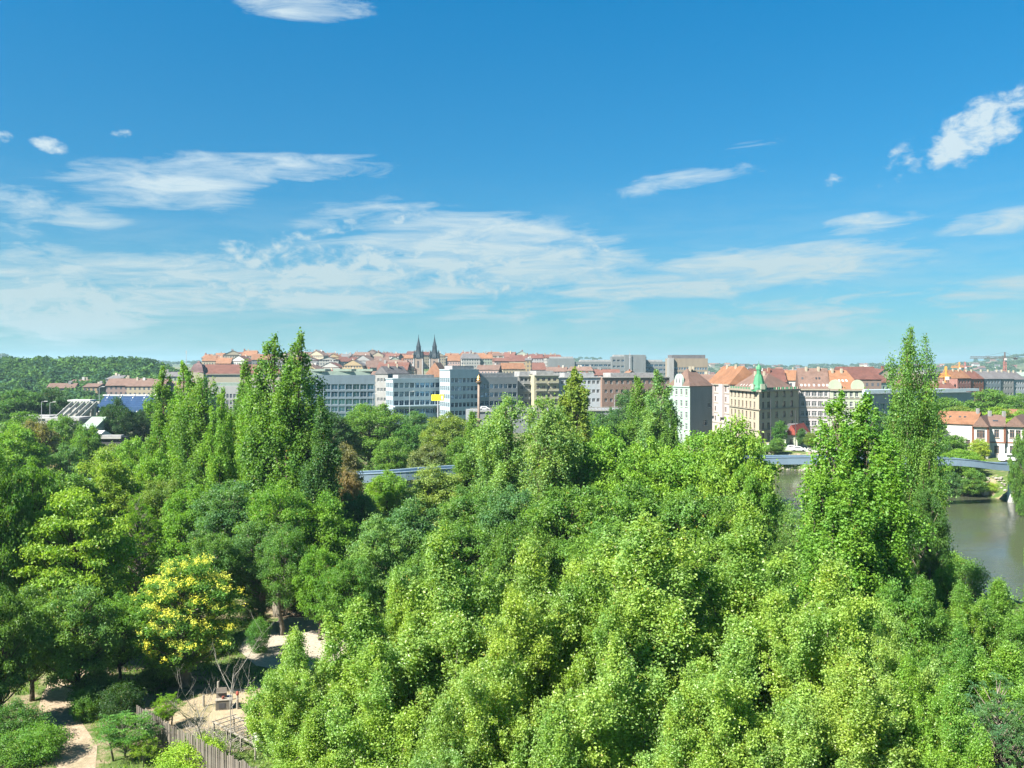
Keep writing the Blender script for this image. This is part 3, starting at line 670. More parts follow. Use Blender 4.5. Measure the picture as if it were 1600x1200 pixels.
def corner_block(name, label, cat, A, B, C, z0, zt, matA, matB, opsA, opsB, frame=F_WHITE, glass=None, sill=None, depth=.22):
    D_ = (A[0]+C[0]-B[0], A[1]+C[1]-B[1]); pts = [A, B, C, D_]; bl = Build(name, label, cat, pts, z0)
    m1, m2 = MB(), MB(); a = bl.face(m1, A, B, z0, zt, opsA, depth); b_ = bl.face(m2, B, C, z0, zt, opsB, depth); bl.face(m2, C, D_, z0, zt); bl.face(m2, D_, A, z0, zt); m2.poly([bl.L(p, zt) for p in pts])
    link('front_wall', m1.mesh('front_wall', matA), bl.root); link('side_wall', m2.mesh('side_wall', matB), bl.root)
    bl.windows(a[0], a[1], a[2], z0, opsA, depth, frame, glass, 1, sill); bl.windows(b_[0], b_[1], b_[2], z0, opsB, depth, frame, glass, 1, sill)
    bl.band(A, B, zt-.35, .35, .3, matA); return bl
mA, mB, mC = PP(1044, 318), PP(1078, 304), PP(1113, 313); mz = WZ(603, 310)-z1
bl = corner_block('mint_house', 'narrow pale mint house with a rounded gable, grey blank side and brown hip roof', 'house', mA, mB, mC, z1, z1+mz, M_MINT, M_GREY, grid(dist(mA, mB), 0, 4, 5, 1.5, 2.1, .8, mz/5, .7), [(8, 10, mz*.30, mz*.40), (10.5, 12, mz*.62, mz*.70)], sill=M_WHITE)
rf = bl.roof(bl.pts, z1+mz+.05, 6.0, R_BROWN, 1, (.38, .38), .4); bl.chimneys(rf, (.3, .7), M_CREAM)
p = Vector(mA).lerp(Vector(mB), .5); d = (Vector(mB)-Vector(mA)).normalized()
g = MB(); seg = 12; prof = [(-4.2, 0)]+[(-4.2*math.cos(math.pi*k/seg), 1.6+3.4*math.sin(math.pi*k/seg)) for k in range(seg+1)]+[(4.2, 0)]
g.poly([(u, -.35, v) for u, v in prof]); g.poly([(u, .8, v) for u, v in prof[::-1]])
for i in range(len(prof)): a_, b_ = prof[i], prof[(i+1) % len(prof)]; g.quad((a_[0], -.35, a_[1]), (a_[0], .8, a_[1]), (b_[0], .8, b_[1]), (b_[0], -.35, b_[1]))
gb = link('gable', g.mesh('gable', M_MINT), bl.root, bl.L(p, z1+mz), math.atan2(d.y, d.x)); gb.scale = (.62, .8, .85)
f, pn = win_mesh(1.3, 2.0, F_WHITE, G_WIN, 1)
for u in (-1.7, 1.7): o = link('window', f, gb, (u, -.42, 1.2)); link('pane', pn, gb, (u, -.42, 1.2))
bl, rf = town_house('pinkish_house', 'pinkish white town house with bay windows and a bright orange roof', PP(1105, 366), PP(1139.4, 343), 14, WZ(600, 350), T(*PP(1120, 350)), 5, 4, M_PINKW, R_ORANGE, 7.0, 1.5, 2.0, frame=F_BROWN, trim=M_STONE, hip=(0, .1))
p0, p1 = Vector(PP(1105, 366)), Vector(PP(1139.4, 343)); d = (p1-p0).normalized()
for k in (.25, .72):
    q_ = p0.lerp(p1, k); x_, y_, z_ = bl.L(q_, WZ(612, 350)); link('bay', MB().box(-1.9, 1.9, -1.0, .4, -10, 3.0).mesh('bay', M_PINKW), bl.root, (x_, y_, z_), math.atan2(d.y, d.x))
zr = T(*PP(1290, 325))
bl, rf = town_house('pale_lilac_house', 'pale lilac apartment house with stucco bands right of the dark corner facade', PP(1248.8, 330.5), PP(1296, 328), 18, WZ(608, 325), zr, 5, 4, PL('plaster_lilac', (0.293, 0.273, 0.279)), R_BROWN, 7.6, 1.1, 1.8, trim=M_STONE, pair=.5, sill=M_WHITE)
bl.skylights(rf, (.1, .22, .34, .5, .66, .8, .92), .12, F_WHITE); bl.skylights(rf, (.15, .6, .7), .45, G_WIN)
bl, rf = town_house('gabled_cream_house', 'cream green apartment house with two rounded gables beside the tall poplars', PP(1296.6, 328), PP(1347, 326), 18, WZ(608, 332), zr, 5, 5, M_PALEG, R_ORANGE, 7.0, 1.1, 1.8, trim=M_STONE, sill=M_WHITE, hip=(0, .35))
p0, p1 = Vector(PP(1296.6, 328)), Vector(PP(1347, 326)); d = (p1-p0).normalized()
for k in (.16, .86):
    go_ = link('gable', gb.data.copy(), bl.root, bl.L(p0.lerp(p1, k), WZ(608, 332)), math.atan2(d.y, d.x)); go_.data.materials[0] = M_PALEG; go_.scale = (.55, .6, .72)
bl.skylights(rf, (.3, .42, .55, .68), .4, F_WHITE)
# --- small house with the scarlet roof by the road
zs = T(*PP(1240, 300))
pts = rect(1228, 287, 1246, 285, 14)
bl = Build('small_depot_house', 'little pale green gabled house with a scarlet roof by the road', 'house', pts, zs)
bl.shell(pts, zs, zs+4.6, M_PALEG, {0: [(1.2, 2.2, 1.2, 3.0)], 1: [(2, 3, 1.2, 2.8), (6, 7, 1.2, 2.8), (10, 11, 1.2, 2.8)]}, frame=F_BROWN)
mb = MB(); a, b_ = Vector(pts[0]), Vector(pts[1]); m_ = (a+b_)/2
mb.poly([bl.L(a, zs+4.6), bl.L(b_, zs+4.6), bl.L(m_, zs+7.4)]); link('gable', mb.mesh('gable', M_PALEG), bl.root)
bl.roof(pts, zs+4.62, 3.0, R_SCAR, 1, (0, 0), .7)
pts = rect(1247, 290, 1262, 291, 10)
bl = Build('grey_roofed_annex', 'low annex with a grey brown roof right of the scarlet roof', 'house', pts, zs)
bl.shell(pts, zs, zs+4.4, M_PALEG, {}); bl.roof(pts, zs+4.42, 3.2, R_GREY, 0, (0, .2), .6)
# --- station villa by the river
zv = T(*PP(1540, 256)); ev = WZ(665.5, 257)
def villa(pl_, Yl, pr, Yr, dep, label, rmat, gable=True, cols=1):
    pts = rect(pl_, Yl, pr, Yr, dep); bl = Build('station_villa', label, 'house', pts, zv)
    H_ = ev-zv; Ln = dist(pts[0], pts[1])
    ops = grid(Ln, H_, cols, 2, 1.25, 2.3, 1.2, H_*.5, 1.0)
    bl.shell(pts, zv, ev, M_WHITE, {0: ops, 3: grid(dep, H_, 2, 2, 1.2, 2.2, 1.2, H_*.5)}, frame=F_BROWN, sill=M_STONE)
    for q_ in (pts[0], pts[1]):
        x_, y_, _ = bl.L(q_, zv); link('quoin', MB().box(x_-.28, x_+.28, y_-.12, y_+.4, H_*.48, H_-.003).mesh('quoin', M_BRICK), bl.root)
    bl.band(pts[0], pts[1], zv+H_*.47, .3, .16, M_BRICK, 'string_course'); bl.band(pts[0], pts[1], zv+.0, .9, .12, M_GREY, 'plinth')
    rf = bl.roof(pts, ev+.03, 2.9, rmat, 1 if gable else 0, (0, 0), .8)
    if gable:
        a, b_ = Vector(pts[0]), Vector(pts[1]); mb = MB(); mb.poly([bl.L(a, ev), bl.L(b_, ev), bl.L((a+b_)/2, ev+2.6)]); link('gable', mb.mesh('gable', M_WHITE), bl.root)
    else: bl.skylights(rf, (.35, .5), .4, G_WIN); bl.chimneys(rf, (.1, .9), M_GREY)
    return bl
villa(1521, 256.6, 1544, 254.4, 16, 'white station villa wing with a gable and red brick corner strips', R_BROWN, True, 2)
villa(1544.6, 258, 1570, 256, 14, 'white station villa middle part with grey brown roof and skylights', R_BROWN, False, 1)
villa(1570.6, 257, 1602, 254, 16, 'white gabled villa wing at the right edge behind a green tree', R_BROWN, True, 2)
pts = rect(1462, 282, 1524, 275, 14); bl = Build('orange_roofed_shed', 'long low station building with a bright orange tile roof and skylights', 'house', pts, zv)
bl.shell(pts, zv, WZ(662, 278), M_WHITE, {0: grid(dist(pts[0], pts[1]), 8, 5, 1, 1.2, 2.2, 1.5, 4)}, frame=F_BROWN)
rf = bl.roof(pts, WZ(662, 278)+.03, 3.6, R_ORANGE, 0, (0, 0), .6); bl.skylights(rf, (.2, .32, .55, .67), .5, G_WIN); bl.chimneys(rf, (.93,), M_GREY)
pts = rect(1560, 300, 1640, 296, 12); bl = Build('brick_red_pavilion', 'low red roofed pavilion behind the station villa at the right edge', 'house', pts, zv)
bl.shell(pts, zv, WZ(648, 298), M_BRICK, {}); bl.roof(pts, WZ(648, 298)+.03, 1.6, R_ORANGE, 0, (.1, .1), .8)

# --- office blocks across the river
def office(name, label, fp, z0, zt, mat, edges, roofmat=None, frame=F_GREY, glass=G_BLUE, parapet=.6, cat='office building'):
    bl = Build(name, label, cat, fp, z0)
    sp = {}
    for e, (rows, n_, v0, dv, wh, gap) in edges.items(): sp[e] = ribbon(dist(fp[e], fp[(e+1) % 4]), rows, n_, v0, dv, wh, gap)
    bl.shell(fp, z0, zt, mat, sp, depth=.3, frame=frame, glass=glass, mull=1)
    c = Vector((sum(p[0] for p in fp)/4, sum(p[1] for p in fp)/4)); q_ = [tuple(Vector(p).lerp(c, .12)) for p in fp]
    bl.shell(q_, zt+.003, zt+parapet+1.2, roofmat or R_FLAT, {}, name='roof_housing')
    return bl
zo = T(*PP(600, 430))
o1 = office('glass_office', 'long dark blue glass office block with pale sheet roof left of the white offices', rect(470, 430, 586, 436, 22), zo, WZ(586, 436), PL('panel_bluegrey', (0.108, 0.147, 0.176)), {0: (5, 10, 1.0, 3.6, 2.7, .35), 3: (5, 5, 1.0, 3.6, 2.7, .3)}, R_PALEG)
for u, w_ in ((.18, 10), (.55, 9), (.85, 8)):
    p = Vector(PP(470, 430)).lerp(Vector(PP(586, 436)), u); x_, y_, z_ = o1.L(p, WZ(586, 436)); link('roof_slope', MB().box(x_-w_/2, x_+w_/2, y_+1, y_+15, z_+1.9, z_+3.0).mesh('roof_slope', R_PALEG), o1.root)
bl, rf = town_house('grey_gable_house', 'narrow grey gable house with rows of balconies between glass and white offices', PP(586.5, 428), PP(606, 424), 16, WZ(584, 426), zo, 5, 3, M_GREY, R_GREY, 3.6, 1.4, 1.6, along=1)
def bent_office(name, label, A, B, C, zt, nA, nB, rows, dv, wh):
    bl = corner_block(name, label, 'office building', A, B, C, zo, zt, M_OFFW, M_OFFW, ribbon(dist(A, B), rows, nA, .9, dv, wh, .6), ribbon(dist(B, C), rows, nB, .9, dv, wh, .4), F_GREY, G_DARK, None, .3)
    bl.shell([tuple(Vector(p).lerp(Vector(bl.o.xy), .25)) for p in bl.pts], zt+.003, zt+1.6, R_FLAT, {}, name='roof_housing'); return bl
oA, oB, oC = PP(603, 416), PP(614, 404), PP(689, 417)
o2 = bent_office('white_office', 'white office block with dark window bands and a bright left end', oA, oB, oC, WZ(591, 412), 4, 9, 5, 4.0, 2.3)
o2.band(oB, oC, zo+8.2, .6, 2.2, M_OFFW, 'canopy')
sg = thing('blue_sign', 'small bright blue sign on the white office front', 'sign', (WX(628, 411), 411, WZ(614, 411))); link('board', MB().box(-1.1, 1.1, -.15, .15, 0, 1.5).mesh('board', surf('sign_blue', (.02, .22, .62), .5)), sg); link('bracket', MB().box(-.1, .1, .1, 4.0, .5, .7).mesh('bracket', M_DARK), sg)
o3 = bent_office('white_office_tower', 'taller white office block with a sunlit left bay above the billboard', PP(687, 413), PP(703, 400), PP(748, 409), WZ(577, 406), 5, 7, 6, 3.7, 2.0)
o4 = office('grey_ribbon_office', 'low grey office block with ribbon windows behind the brown column', rect(748.8, 410, 809, 420, 18), zo, WZ(589, 415), PL('panel_grey', (0.195, 0.21, 0.22)), {0: (5, 8, .9, 3.9, 2.0, .4)}, glass=G_DARK)
bb = thing('billboard', 'bright yellow billboard in front of the white offices', 'billboard', (WX(684, 385), 385, T(WX(684, 385), 385)))
zb = WZ(626, 385)-T(WX(684, 385), 385)
link('panel', MB().box(-2.7, 2.7, -.2, .2, zb, zb+2.6).mesh('panel', surf('billboard_yellow', (.85, .72, .02), .5, .03)), bb)
link('figure_print', MB().box(1.5, 2.3, -.214, -.202, zb+.5, zb+2.1).mesh('figure_print', surf('billboard_print', (.42, .50, .50), .5, .2, 3.0)), bb)
link('post', MB().box(-.25, .25, -.18, .18, 0, zb).mesh('post', M_STEEL), bb)
# apartment blocks right of the offices
def balcony_block(name, label, fp, z0, zt, mat, rows, cols, bal, ww=1.6):
    bl = Build(name, label, 'apartment block', fp, z0); dv = (zt-z0)/rows; Ln = dist(fp[0], fp[1])
    bl.shell(fp, z0, zt, mat, {0: grid(Ln, 0, cols, rows, ww, 1.7, .9, dv, .6)}, frame=F_WHITE, glass=G_WIN)
    a, b_ = Vector(fp[0]), Vector(fp[1]); d = (b_-a).normalized()
    for j in range(1, rows):
        for (u0, u1) in bal:
            p = a.lerp(b_, (u0+u1)/2); x_, y_, z_ = bl.L(p, z0+dv*j); w_ = (u1-u0)*Ln
            bo = link('balcony', MB().box(-w_/2, w_/2, -1.3, -.003, -.1, .1).mesh('balcony', M_LCONC), bl.root, (x_, y_, z_), math.atan2(d.y, d.x))
            link('balustrade', MB().box(-w_/2, w_/2, -1.3, -1.2, .1, 1.05).mesh('balustrade', mat), bo)
    bl.band(fp[0], fp[1], zt-.35, .35, .5, M_LCONC)
    bl.shell([tuple(Vector(p).lerp(Vector(bl.o.xy), .3)) for p in fp], zt+.003, zt+2.0, R_FLAT, {}, name='roof_housing')
    return bl
zo2 = T(*PP(870, 430))
balcony_block('grey_flats', 'slim grey block of flats with a flat roof beside the ribbon office', rect(810, 424, 834, 426, 14), zo2, WZ(587, 425), M_GREY, 6, 3, [(.3, .7)], 1.5)
balcony_block('cream_flats', 'cream block of flats with stacked pale balconies', rect(834.6, 421, 873, 425, 14), zo2, WZ(586, 423), M_YEL, 6, 4, [(.05, .48), (.56, .97)])
balcony_block('bluish_flats', 'wide bluish white apartment block behind the tall slim poplar', rect(873.6, 428, 940, 432, 14), zo2, WZ(589, 430), M_BLUEW, 5, 9, [(.44, .56)], 1.5)
balcony_block('brick_brown_flats', 'long reddish brown apartment block half hidden by trees', rect(940.6, 430, 1046, 440, 14), zo2, WZ(589, 434), M_BROWN, 5, 12, [], 1.4)
# --- long grey institute on the skyline
zi = T(*PP(950, 900)); yi = 900
fp = rect(857, 896, 898, 896, 16); k = office('grey_institute_wing', 'blank pale end wing of the long grey institute on the skyline', fp, zi-2, WZ(560, 898), PL('panel_greyblue', (0.12, 0.13, 0.133)), {0: (1, 6, 8, 4, 1.8, 2.0)})
fp = rect(898.6, 897, 1044, 900, 16); k = office('grey_institute', 'long low grey institute with window ribbons on the skyline', fp, zi-2, WZ(565, 905), MAT['panel_greyblue'], {0: (4, 20, 3.0, 4.4, 2.1, .8)}, glass=G_DARK)
fp = rect(956, 890, 1010, 891, 12)
k = office('institute_tower', 'square grey rooftop tower above the long institute', fp, zi-2, WZ(557, 886), MAT['panel_greyblue'], {0: (3, 8, 9, 6, 2.0, 1.5)}, glass=G_DARK)
k.shell(rect(976, 886, 1009, 886.5, 12), zi-2, WZ(554.5, 884), MAT['panel_greyblue'], {}, name='upper_block')
fp = rect(1047, 704, 1106, 706, 16); zt_ = T(*PP(1075, 705))
k = office('concrete_slab_block', 'tall grey brown concrete slab block standing alone on the skyline', fp, zt_, WZ(560, 705), M_TAN, {0: (7, 14, 3, 3.6, 1.9, .5)}, R_GREY, parapet=1.6)
k.shell(rect(1046, 702, 1053, 702, 12), zt_, WZ(559, 700), M_GREY, {}, name='stair_tower')
# --- station hall with flat pale roof, and blocks at the right
zh = T(*PP(1430, 420)); fp = rect(1349, 402, 1522, 430, 16)
bl = office('glass_hall', 'long glazed hall with a pale flat roof behind the poplars', fp, zh, WZ(614, 415), PL('panel_hall', (0.22, 0.254, 0.273)), {0: (1, 22, .8, 5, 9.0, .5)}, MAT['panel_white'], glass=G_DARK, parapet=.3, cat='hall')
bl.band(fp[0], fp[1], WZ(612, 415), 1.2, 2.0, M_OFFW, 'roof_edge', 1.0)
def flats(label, a, Ya, b_, Yb, top, mat, rmat, rows, cols, rh=5.0, **k):
    return town_house('apartment_block', label, PP(a, Ya), PP(b_, Yb), 14, WZ(top, (Ya+Yb)/2), T(*PP(a, Ya)), rows, cols, mat, rmat, rh, 1.3, 1.7, **k)
balcony_block('tan_block', 'tan flat roofed block with grey attic behind the tall poplar', rect(1440, 560, 1498, 575, 16), T(*PP(1470, 560)), WZ(584, 566), M_TAN, 6, 10, [])
flats('rose apartment block with an orange roof and dormers, left end of the row', 1496, 545, 1517, 550, 591, PL('plaster_rose', (0.195, 0.0977, 0.0832)), R_ORANGE, 5, 4)
flats('dark red apartment block next to the orange roofed one in the row', 1517.5, 551, 1537, 556, 592, M_BRICK, R_RED, 5, 4)
flats('slate blue apartment block with grey roof in the middle of the row', 1537.5, 557, 1564, 562, 592, PL('plaster_slate', (0.122, 0.156, 0.176)), R_GREY, 5, 5)
flats('grey stone apartment block with dark roof right of the slate one', 1564.5, 563, 1584, 567, 592, M_GREY, R_GREY, 5, 4)
flats('pale blue apartment block ending the row near the right edge', 1584.5, 568, 1602, 572, 593, M_BLUEW, R_GREY, 5, 4)
flats('long cream wall with a pitched brown red roof above the glass hall', 1352, 480, 1392, 488, 598, M_MINT, R_RED, 4, 6, 4.2)
flats('cream gabled house with red roof just behind the glass hall roof', 1460, 470, 1500, 476, 612, M_CREAM, R_RED, 3, 6, 4.6)
flats('pale green gabled house at the right edge below the wooded hill', 1592, 600, 1640, 606, 588, M_MINT, R_PALEG, 4, 6, 3.0)

# --- palace like school on the left with a mansard tower
zp = T(*PP(340, 560)); ms = Build('old_school', 'cream palace like building with red roof and a dark mansard corner tower', 'building', rect(302, 566, 440, 572, 20), zp-3)
fp = rect(318, 562, 440, 572, 20); top_ = WZ(584, 566)
ms.shell(fp, zp-3, top_, M_CREAM, {0: grid(dist(fp[0], fp[1]), 0, 17, 3, 1.5, 2.6, 1.5+3, 4.6, .8)}, frame=F_BROWN)
ms.band(fp[0], fp[1], top_-.6, .6, .6, M_STONE); rf = ms.roof(fp, top_+.05, 6.0, R_RED, 0, (0, .1), .5)
fp = rect(299, 560, 318, 561, 9); tt_ = WZ(582, 560); ms.shell(fp, zp-3, tt_, M_YEL, {0: grid(dist(fp[0], fp[1]), 0, 2, 3, 1.4, 2.6, 4.5, 4.4)}, frame=F_BROWN, name='tower_wall')
c = Vector((sum(p[0] for p in fp)/4, sum(p[1] for p in fp)/4)); x_, y_, z_ = ms.L(c, tt_)
link('mansard', MB().lathe([(6.2, 0), (5.6, .8), (4.7, 3.4), (3.6, 5.0), (1.6, 5.8), (1.4, 6.6), (.2, 7.4)], 4, (x_, y_, z_), math.pi/4).mesh('mansard', roof_mat('mansard_slate', (0.115, 0.072, 0.072))), ms.root)
fp = rect(330, 520, 450, 528, 14); tg = Build('terraced_school', 'pale grey building with dense rows of tall windows below the red roofed palace', 'building', fp, T(*PP(390, 524))-1)
tg.shell(fp, tg.z0, WZ(603, 524), M_LCONC, {0: grid(dist(fp[0], fp[1]), 0, 22, 3, 1.3, 2.4, 1.4, 3.8, .4)}, frame=F_GREY)
tg.shell(rect(332, 523, 380, 527, 9), WZ(603, 524)+.003, WZ(598, 524), R_PALEG, {}, name='roof_housing')
# --- church with two spires
yc = 900; zc = T(*PP(666, yc))-2
ch = Build('church', 'church with two dark pointed spires and a steep red nave roof', 'church', rect(648, 880, 692, 880, 30), zc)
M_CH = PL('church_stone', (0.205, 0.161, 0.132)); M_SP = surf('spire_slate', (.014, .022, .028), .5, .2)
for pxc in (654, 679):
    c = Vector(PP(pxc, yc)); h = WZ(560, yc)-zc; x_, y_, _ = ch.L(c, zc); hw = 4.4
    tw = link('tower', MB().box(-hw, hw, -hw, hw, 0, h).mesh('tower', M_CH), ch.root, (x_, y_, 0))
    for s_ in (-1, 1):
        for q_ in (-1, 1): link('buttress', MB().box(s_*hw-.5, s_*hw+.5, q_*hw-.5, q_*hw+.5, 0, h-.4).mesh('buttress', M_LCONC), tw)
    link('belfry_window', MB().box(-.9, .9, -hw-.05, -hw+.3, h-9.5, h-2.5).mesh('belfry_window', M_DARK), tw); link('belfry_window', MB().box(-hw-.05, -hw+.3, -.9, .9, h-9.5, h-2.5).mesh('belfry_window', M_DARK), tw)
    link('spire', MB().lathe([(5.3, 0), (5.0, 1.5), (3.5, 5.0), (2.5, 9.0), (2.4, 11.8), (2.8, 12.0), (2.2, 12.8), (1.1, 17.0), (.3, 21.5), (.12, 24.5)], 8, (0, 0, h), .39).mesh('spire', M_SP), tw)
    for s_ in (-1, 1):
        for q_ in (-1, 1): link('pinnacle', MB().lathe([(.95, -.6), (.95, 3.4), (1.15, 3.6), (.5, 5.6), (.08, 8.6)], 6, (s_*hw*.92, q_*hw*.92, h)).mesh('pinnacle', M_SP), tw)
fp = rect(662, 868, 694, 864, 24); ze = WZ(589, 866); ch.shell(fp, zc, ze, M_CH, {}, name='nave_wall')
ch.roof(fp, ze, 14.3, R_ORANGE, 1, (.14, 0), .6, 'nave_roof')
a, b_ = Vector(fp[0]), Vector(fp[1])
ch.roof(rect(690, 874, 706, 874, 20), WZ(588, 874), 7, R_RED, 0, (0, .3), .4, 'side_roof'); ch.shell(rect(690.5, 874.5, 705.5, 874.5, 19), zc, WZ(588, 874)-.2, M_CH, {}, name='side_wall')
# ---------------------------------------------------------------- far houses
FW = [farwall_mat('far_wall_%s' % k, tuple(.48*v for v in c)) for k, c in (('cream', (.58, .50, .36)), ('white', (.62, .61, .57)), ('grey', (.36, .36, .36)), ('ochre', (.50, .38, .22)), ('pink', (.52, .38, .34)), ('brown', (.30, .22, .18)), ('mint', (.46, .54, .44)))]
FWN = ['cream', 'white', 'grey', 'ochre', 'pinkish', 'brown', 'pale green']
FR = [R_ORANGE, R_RED, R_BROWN, R_GREY, R_DKRED]; FRN = ['orange', 'red', 'brown', 'grey', 'dark red']
ORD = lambda i: '%d%s' % (i, 'th' if 10 <= i % 100 <= 20 else {1: 'st', 2: 'nd', 3: 'rd'}.get(i % 10, 'th'))
def far_house(x, y, w_, d_, h, rh, yaw, wi, ri, label, group, across=False, chim=2, rnd=random, ground=None):
    z = T(x, y) if ground is None else ground
    o = thing('town_house', label, 'house', (x, y, z-1), yaw, group)
    mb = MB(); P = [(-w_/2, -d_/2), (w_/2, -d_/2), (w_/2, d_/2), (-w_/2, d_/2)]; h += 1
    for i in range(4):
        a, b_ = P[i], P[(i+1) % 4]; mb.quad((*a, 0), (*b_, 0), (*b_, h), (*a, h)); L_ = dist(a, b_); off = rnd.random()*2
        mb.uv += [(off, 0), (off+L_, 0), (off+L_, h), (off, h)]
    if across:
        for i in (0, 2):
            a, b_ = P[i], P[(i+1) % 4]; m_ = ((a[0]+b_[0])/2, (a[1]+b_[1])/2); mb.poly([(*a, h), (*b_, h), (*m_, h+rh*.97)]); mb.uv += [(0, 0), (.5, 0), (.2, .3)]
    link('wall', mb.mesh('wall', FW[wi]), o)
    rb = MB(); ov = .45; X_, Y_ = w_/2+ov, d_/2+ov; ins = rnd.choice([0, 0, .25]) if not across else 0
    if across: e = [(-X_, -Y_), (X_, -Y_), (X_, Y_), (-X_, Y_)]; r0, r1 = (0, -Y_), (0, Y_); rb.poly([(*e[0], h), (*r0, h+rh), (*r1, h+rh), (*e[3], h)]); rb.poly([(*e[1], h), (*e[2], h), (*r1, h+rh), (*r0, h+rh)])
    else:
        e = [(-X_, -Y_), (X_, -Y_), (X_, Y_), (-X_, Y_)]; r0, r1 = (-X_*(1-ins), 0), (X_*(1-ins), 0)
        rb.poly([(*e[0], h), (*e[1], h), (*r1, h+rh), (*r0, h+rh)]); rb.poly([(*e[2], h), (*e[3], h), (*r0, h+rh), (*r1, h+rh)])
        rb.poly([(*e[1], h), (*e[2], h), (*r1, h+rh)]); rb.poly([(*e[3], h), (*e[0], h), (*r0, h+rh)])
    for i in range(4): a, b_ = e[i], e[(i+1) % 4]; rb.quad((*a, h-.25), (*b_, h-.25), (*b_, h), (*a, h))
    rb.poly([(*p, h-.25) for p in e[::-1]])
    ro = link('roof', rb.mesh('roof', FR[ri]), o)
    for k in range(chim):
        cx_ = rnd.uniform(-.42, .42)*w_*(0.2 if across else 1); cy_ = rnd.uniform(-.12, .12)*d_*(3 if across else 1); s_ = rnd.uniform(.5, .9)
        link('chimney', MB().box(cx_-s_, cx_+s_, cy_-.45, cy_+.45, h+rh*.35, h+rh+rnd.uniform(.8, 2.0)).mesh('chimney', MAT[rnd.choice(['plaster_cream', 'plaster_grey', 'plaster_white', 'brick_red'])]), ro)
    return o
rr = random.Random(7)
def house_row(name, Y, p0, p1, hmin, hmax, wmin, wmax, gap=0.0, roofw=(4, 4, 4, 2, 3), lower=0.0, jit=12):
    px = p0; i = 0
    while px < p1:
        w_ = rr.uniform(wmin, wmax); wp = w_/Y*FPX; y = Y+rr.uniform(-jit, jit); i += 1
        wi = rr.choices(range(7), (5, 4, 3, 3, 2, 2, 1))[0]; ri = rr.choices(range(5), roofw)[0]; ac = rr.random() < .28
        far_house(WX(px+wp/2, y), y, w_*.98, rr.uniform(11, 15), rr.uniform(hmin, hmax)-lower, rr.uniform(3.2, 6.6), rr.uniform(-.35, .35), wi, ri,
            '%s house, %s roof, %s from left in %s' % (FWN[wi], FRN[ri], ORD(i), name), 'town houses on the slope', ac, rr.randint(1, 3), rr)
        px += wp+rr.uniform(0, gap)/Y*FPX
house_row('the skyline row of roofs', 1180, 318, 860, 12, 17, 13, 22)
house_row('the second row below the skyline', 1040, 322, 862, 11, 17, 13, 22)
house_row('the third row below the skyline', 920, 318, 622, 11, 17, 13, 22)
house_row('the row right of the church', 930, 700, 860, 12, 18, 13, 22)
house_row('the fourth row below the skyline', 800, 440, 612, 11, 17, 13, 22)
house_row('the row between church and institute', 780, 706, 1040, 10, 14, 16, 26)
house_row('the row right above the glass offices', 660, 470, 596, 13, 17, 15, 24)
house_row('the row above grey flats', 620, 735, 1046, 10, 13, 15, 24)
house_row('the lowest row behind the flats', 530, 745, 1044, 12, 14, 14, 22, 3)
house_row('the row behind the corner house', 470, 1096, 1345, 18.5, 20.5, 18, 28, 0, (1, 4, 2, 1, 6), 0, 8)
house_row('the back row behind the turret', 600, 1110, 1400, 17, 20, 18, 30, 6, (2, 4, 2, 2, 5))
house_row('the red row below the ridge', 820, 1108, 1440, 15, 20, 20, 34, 8, (2, 4, 2, 3, 4))
house_row('the low row behind the tan block', 700, 1400, 1600, 11, 15, 18, 30, 8, (2, 3, 2, 3, 3))
house_row('the row on the old school terrace', 600, 330, 470, 10, 13, 14, 20, 0)
for i, (px, top, Y, w_, wi, ri, ac, rh, lab) in enumerate([(634, 574, 850, 14, 0, 2, True, 5, 'tall cream gabled house just left of the church towers'), (643, 578, 870, 9, 0, 1, True, 4, 'narrow cream house touching the left church tower'),
    (616, 578, 700, 24, 4, 1, False, 6, 'pinkish house with a broad red roof and dormers above the white office'), (826, 563, 760, 5, 3, 3, False, 2, 'slim ochre chimney tower rising from the roofs'),
    (205, 602, 520, 24, 4, 2, False, 4, 'pinkish house with brown roof at the foot of the wooded hill, left one'), (235, 603, 515, 22, 0, 2, False, 4, 'cream house with brown roof at the foot of the wooded hill, right one'),
    (150, 604, 545, 9, 3, 2, False, 2, 'small ochre house among trees above the stadium'), (187, 592, 610, 12, 2, 3, False, 2.5, 'grey house half hidden in the wooded hill'), (272, 588, 590, 14, 6, 3, False, 3, 'pale green house between two left poplars'), (275, 606, 520, 20, 4, 2, False, 4, 'brownish house low between the left poplars'),
    (100, 606, 560, 16, 1, 2, False, 3, 'small white house low on the wooded slope at left'), (128, 600, 600, 14, 1, 2, False, 3, 'white cottage in the trees of the wooded slope')]):
    x = WX(px, Y); z = T(x, Y); far_house(x, Y, w_, 13, max(3, WZ(top, Y)-z), rh, rr.uniform(-.2, .2), wi, ri, lab, None, ac, 2, rr)
